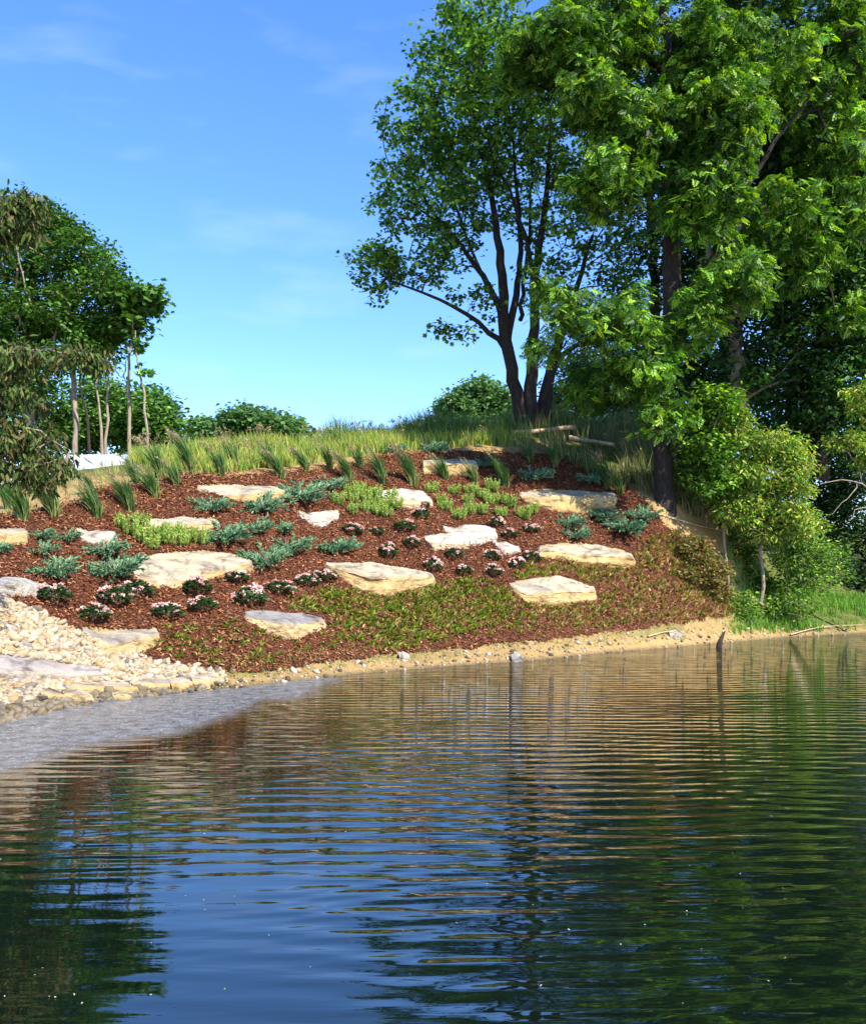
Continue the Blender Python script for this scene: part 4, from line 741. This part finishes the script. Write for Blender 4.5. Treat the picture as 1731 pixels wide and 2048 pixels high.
tree('edge_branch_tree', 'bare grey twigs and yellow-green sprays reaching in from the right edge', 'tree', [[(1790, 1170, 33, .1), (1780, 1050, 33, .08), (1775, 900, 33, .06), (1760, 780, 33, .03)], [(1778, 1010, 33, .05), (1730, 975, 32.6, .03), (1690, 962, 32.4, .02), (1640, 968, 32.2, .008)], [(1712, 968, 32.5, .02), (1690, 1000, 32.3, .012), (1655, 1030, 32.2, .006)], [(1779, 1040, 33, .03), (1725, 1010, 32.5, .02), (1700, 1040, 32.4, .008)]],
     [(1700, 880, 45, 20, 32.5, .8, 1), (1725, 790, 40, 35, 32.5, .8, 1), (1750, 900, 50, 60, 33, 1, 1)], 70, 'lance', .17, 30, .34, GY, 'bark_pale', 46, droop=.6, twr=.006, bcol=(1.2, 1.2, 1.2))
# left group
D = 37
LT = [[(152, 905, D, .11), (150, 800, D, .1), (140, 700, D, .08), (130, 560, D, .05)]]
tree('locust_tree', 'big dark green tree towering over the left side', 'tree', LT+[[(60, 930, D+1, .25), (55, 780, D+1, .2), (60, 600, D+1, .14), (70, 450, D+1, .06)]],
     [(20, 440, 75, 50, D, 2.5, 1), (125, 445, 45, 35, D, 2, 1), (60, 530, 90, 70, D, 3, 1.1), (170, 520, 60, 50, D, 2.2, 1), (200, 585, 55, 55, D, 2, .9), (235, 575, 30, 40, D-1, 1.5, .6), (130, 640, 100, 55, D, 3, 1), (40, 640, 90, 70, D, 3, 1), (-90, 540, 90, 130, D, 3, .8), (190, 690, 45, 24, D, 2, 1), (120, 715, 40, 30, D-1, 1.5, .8), (40, 740, 60, 60, D, 2, .8), (-60, 720, 90, 90, D, 3, .8), (215, 655, 40, 30, D, 1.5, .8)],
     1150, 'oval', .2, 26, .48, G1, 'bark_pale', 51, bcol=(.6, .55, .45), flat=.5)
tree('slim_tree', 'slim pale-stemmed tree leaning out right of the left tree group', 'tree', [[(260, 905, D-1, .07), (259, 820, D-1, .06), (256, 760, D-1, .055), (262, 690, D-1, .04), (270, 620, D-1, .02)], [(259, 800, D-1, .035), (250, 760, D-1, .03), (252, 720, D-1, .015)]],
     [(290, 600, 40, 26, D-1, 1.2, 1.3), (260, 640, 45, 25, D-1, 1.2, 1), (235, 600, 40, 30, D-1, 1.3, 1), (310, 580, 16, 14, D-1, .6, .8), (275, 680, 14, 16, D-1, .5, .5)], 95, 'maple', .26, 15, .5, G1, 'bark_pale', 52, bcol=(.95, .85, .7), droop=.5)
tree('bowed_sapling', 'thin bowed sapling nearly bare, rightmost stem of the left group', 'tree', [[(297, 893, D-1.5, .05), (292, 830, D-1.5, .045), (283, 770, D-1.5, .04), (272, 710, D-1.5, .03), (271, 660, D-1.5, .015)]],
     [(285, 735, 12, 8, D-1.5, .3, 1), (274, 690, 12, 12, D-1.5, .3, 1)], 8, 'maple', .26, 8, .25, G1, 'bark_pale', 53, bcol=(1, .9, .75))
for i, (pts, lab) in enumerate([([(212, 908), (214, 830), (217, 740), (222, 680)], 'straight thin pale stem third from the right in the left group'), ([(206, 908), (200, 850), (193, 790), (200, 700)], 'thin pale stem forking beside the straight one in the left group'),
                                ([(182, 905), (172, 830), (160, 770), (165, 700)], 'dark crooked stem just right of the thickest pale stem')]):
    tree('thin_tree', lab, 'tree', [[(x, y, D-.5, .06-.012*k) for k, (x, y) in enumerate(pts)]], [(pts[-1][0], pts[-1][1]-20, 30, 24, D-.5, 1, 1)], 30, 'oval', .2, 30, .4, G1, 'bark_pale' if i < 2 else 'bark_dark', 54+i, 'thin stems under the left crowns', bcol=(.9, .8, .65))
for i, (px, blobs, lab, sz) in enumerate([
  (300, [(300, 830, 50, 62, 50, 3, 1), (330, 850, 26, 50, 50, 2, .9), (270, 860, 50, 45, 50, 2, 1)], 'rounded bush at the right end of the left tree group', .26),
  (190, [(200, 820, 60, 75, 50, 3, 1), (150, 860, 60, 50, 50, 3, 1)], 'dark green bush seen between the pale stems', .26),
  (60, [(60, 800, 100, 90, 48, 3, 1), (0, 700, 90, 90, 48, 3, 1), (-90, 820, 100, 100, 48, 3, 1)], 'shadowy green bush behind the drooping bronze branches', .28)]):
    tree('background_bush', lab, 'bush', [[(px, 900, blobs[0][4], .2), (px, 840, blobs[0][4], .12), (px, 790, blobs[0][4], .05)]], blobs, 250, 'oval', sz, 32, .8, [(.09, .21, .04), (.15, .30, .06), (.05, .12, .025)], 'bark_dark', 60+i, 'bushes behind the left stems', twigleaf=.2)
# distant trees beyond the crest
for i, (px, blobs, lab, n) in enumerate([
  (420, [(408, 862, 30, 24, 85, 3, 1), (430, 868, 32, 26, 85, 3, 1)], 'distant round tree left of the two beyond the crest', 130), (490, [(490, 850, 46, 32, 86, 4, 1), (505, 836, 30, 20, 86, 3, .7)], 'tallest distant tree beyond the crest between the sky gaps', 230),
  (565, [(560, 860, 45, 28, 84, 4, 1), (590, 868, 25, 20, 84, 3, .7)], 'distant tree sloping down right behind the grass', 170), (625, [(628, 884, 18, 12, 84, 2, 1)], 'tiny distant bush tip at the right of the far trees', 40),
  (930, [(915, 815, 40, 32, 84, 4, 1), (960, 800, 48, 36, 84, 4, 1), (1000, 820, 40, 40, 84, 4, 1), (950, 845, 80, 25, 84, 4, .7)], 'dense rounded distant tree just left of the maple trunks', 380), (358, [(358, 890, 22, 20, 80, 2, 1)], 'low bush in the notch right of the left group', 50)]):
    tree('distant_tree', lab, 'tree', [[(px, 930, blobs[0][4], .35), (px, 880, blobs[0][4], .25), (px, blobs[0][1], blobs[0][4], .1)]], blobs, n, 'far', .46, 34, 1.05, [(.10, .21, .06), (.15, .28, .08), (.06, .14, .045)], 'bark_dark', 70+i, 'distant trees beyond the crest', twigleaf=.15, base=at(px, 930, blobs[0][4]))
# near drooping tree at the left
D = 14
tree('bronze_leaved_tree', 'near tree with drooping bronze and olive leaves hanging in from the left edge', 'tree',
     [[(-260, 1080, D+.8, .16), (-230, 900, D+.8, .14), (-190, 700, D+.6, .11), (-150, 500, D+.5, .07), (-100, 380, D+.5, .03)], [(-215, 800, D+.7, .06), (-100, 730, D+.3, .04), (20, 712, D, .022), (80, 694, D, .016), (130, 712, D, .011), (170, 703, D, .008), (215, 722, D, .004)],
      [(-225, 880, D+.7, .06), (-120, 850, D+.3, .04), (0, 840, D, .024), (80, 870, D, .012), (140, 900, D, .005)], [(-160, 540, D+.5, .04), (-80, 450, D+.3, .03), (0, 412, D, .02), (50, 398, D, .01), (88, 402, D, .004)]],
     [(10, 430, 60, 36, D, .7, 1), (60, 405, 28, 14, D, .4, .8), (-60, 480, 70, 60, D, .7, .7), (40, 710, 70, 24, D, .6, .7), (170, 718, 55, 14, D, .4, 1.3), (0, 770, 40, 50, D, .6, .7), (60, 800, 35, 25, D, .6, .4), (50, 870, 60, 40, D, .6, 1.0), (100, 925, 50, 22, D, .5, .7), (30, 930, 45, 32, D, .6, .9), (-60, 850, 70, 110, D, .7, .8), (70, 965, 30, 14, D, .3, .7)],
     520, 'lance', .115, 12, .2, GO, 'bark_pale', 90, droop=1.3, flat=.2, lmat='leaf_dry', twr=.0035, maxr=.02, bcol=(.7, .6, .5), twigleaf=.5, stretch=1)
# ------------------------------------------------------------------ white tarp, logs, dead wood
def tarp():
    n, m = 70, 16; P = np.linspace(-120, 256, n); V = []
    for i, px in enumerate(P):
        D = 29.5; cx = (px-CX)*D/F; taper = min(1, (256-px)/60+.12); hh = (.32+.12*noise3(px*.02, 0, 0, 5))*taper
        for j in range(m):
            t = j/(m-1); y = D-.8+2.2*t*taper+(1-taper)*.5; prof = math.sin(math.pi*min(1, t*1.02))**.5 if 0 < t < 1 else 0
            V.append([cx+.05*float(noise3(i*.3, j*.3, 0, 2)), y, float(hgt(cx, y))+hh*prof*(1+.16*float(fbm(i*.35, j*.4, 0, 6)))-(.03 if prof == 0 else 0)])
    idx = np.arange(n*m).reshape(n, m); Q = np.stack([idx[:-1, :-1], idx[1:, :-1], idx[1:, 1:], idx[:-1, 1:]], -1).reshape(-1, 4); V = np.array(V); o = V.mean(0)
    mt = noisy('white_sheeting', [(.3, (.36, .38, .42)), (.55, (.55, .56, .58))], 1.5, 4, .45, .5, 5, bdist=.05)
    ob('tarp', mesh('tarp', V-o, [Q], None, True), mt, loc=o, label='white plastic tarp spread over a low berm at the left', cat='tarp')
tarp()
def logp(name, label, cat, pts, r0, r1, m='wood', col=(1, 1, 1), group=None, branches=()):
    P = np.array([gp(x, y)+np.array([0, 0, dz]) if D is None else at(x, y, D) for x, y, D, dz in pts]); S = spline(P, 14); a = Acc(); tube(a, S, np.linspace(r0, r1, 14), 8, col, .25)
    for b in branches: Q_ = np.array([gp(x, y)+np.array([0, 0, dz]) if D is None else at(x, y, D) for x, y, D, dz in b]); tube(a, spline(Q_, 8), np.linspace(r1*1.1, r1*.3, 8), 5, col)
    o = S[0]; ob(name, a.mesh(name, o, True), M[m], loc=o, label=label, cat=cat, group=group)
logp('fallen_log', 'long peeled log lying on the crest at the foot of the maple', 'log', [(1020, 866, 37, 0), (1070, 862, 37, 0), (1110, 858, 37.3, 0), (1148, 855, 37.6, 0)], .07, .10)
logp('fallen_log', 'shorter weathered log in the shade right of the peeled log', 'log', [(1138, 876, 37, 0), (1180, 882, 36.7, 0), (1228, 890, 36.5, 0)], .10, .07, col=(.95, .85, .7))
logp('fallen_branch', 'dead branch lying on bare soil below the slope trunk', 'branch', [(1300, 1032, None, .1), (1350, 1048, None, .12), (1400, 1062, None, .12), (1440, 1070, None, .15)], .035, .018, branches=[[(1412, 1064, None, .12), (1415, 1045, None, .5), (1418, 1035, None, .6)], [(1350, 1048, None, .12), (1368, 1065, None, .1), (1380, 1070, None, .1)]])
logp('snag', 'dark broken stump leaning out of the water near the right bank', 'stump', [(1437, 1303, 27.6, 0), (1438, 1288, 27.6, 0), (1444, 1272, 27.7, 0), (1449, 1263, 27.8, 0)], .10, .02, 'bark_dark')
for i, (pts, lab) in enumerate([([(1622, 1262, None, .1), (1600, 1220, 36, 0), (1598, 1195, 36, 0)], 'tall bare twig curving up at the right bank'), ([(1635, 1262, None, .1), (1630, 1235, 35.3, 0), (1628, 1212, 35.3, 0)], 'short upright dead stick in the twig cluster on the right bank'),
                                ([(1640, 1262, None, .1), (1655, 1240, 35.3, 0), (1668, 1226, 35.3, 0)], 'dead stick slanting right from the twig cluster'), ([(1580, 1275, None, .08), (1640, 1262, None, .12), (1725, 1256, None, .1)], 'long dead branch lying along the right shoreline'), ([(1295, 1278, None, .06), (1340, 1270, None, .08), (1385, 1284, None, .04)], 'thin driftwood twig on the sand near the stump')]):
    logp('dead_stick', lab, 'stick', pts, .025, .008, 'wood', (.9, .85, .8), 'dead sticks along the right bank')

# pebbles and debris on the strip of sand, bits floating on the pond
g = np.random.default_rng(611); n = 1500; P = g.uniform(420, 1700, n); D = np.interp(P, cp, [c[1] for c in COL])+g.normal(.35, .4, n); X = (P-CX)*D/F; Z = hgt(X, D); m = (Z > -.04)
a = Acc(); X, D, Z = X[m], D[m], Z[m]; n = len(X); s = np.clip(g.lognormal(-3.9, .6, n), .008, .09)[:, None]*np.array([1.2, .9, .6])
stamp(a, IV1, None, IT1, np.stack([X, D, Z+s[:, 2]*.4], -1), rotm(g, n, .4), s, np.array([[.35, .27, .16], [.2, .16, .11], [.45, .4, .32], [.10, .08, .05]])[g.integers(0, 4, n)])
ob('shore_pebbles', a.mesh('shore_pebbles'), M['gravel'], kind='stuff', label='small pebbles and crumbs strewn on the sandy waterline', cat='pebbles')
a = Acc(); n = 300; Y = 4.6+22*g.random(n)**1.3; X = (g.uniform(-100, 1800, n)-CX)*Y/F; m = Y < shoreD(CX+F*X/Y)-.4; X, Y = X[m], Y[m]
leaves(a, g, np.stack([X, Y, 0*X+.006], -1), 'oval', .014, [(.35, .36, .2), (.5, .5, .42), (.2, .16, .06)], 0, None, .98)
ob('floating_bits', a.mesh('floating_bits'), M['leaf_dry'], kind='stuff', label='tiny leaf bits and pollen floating on the pond', cat='debris')
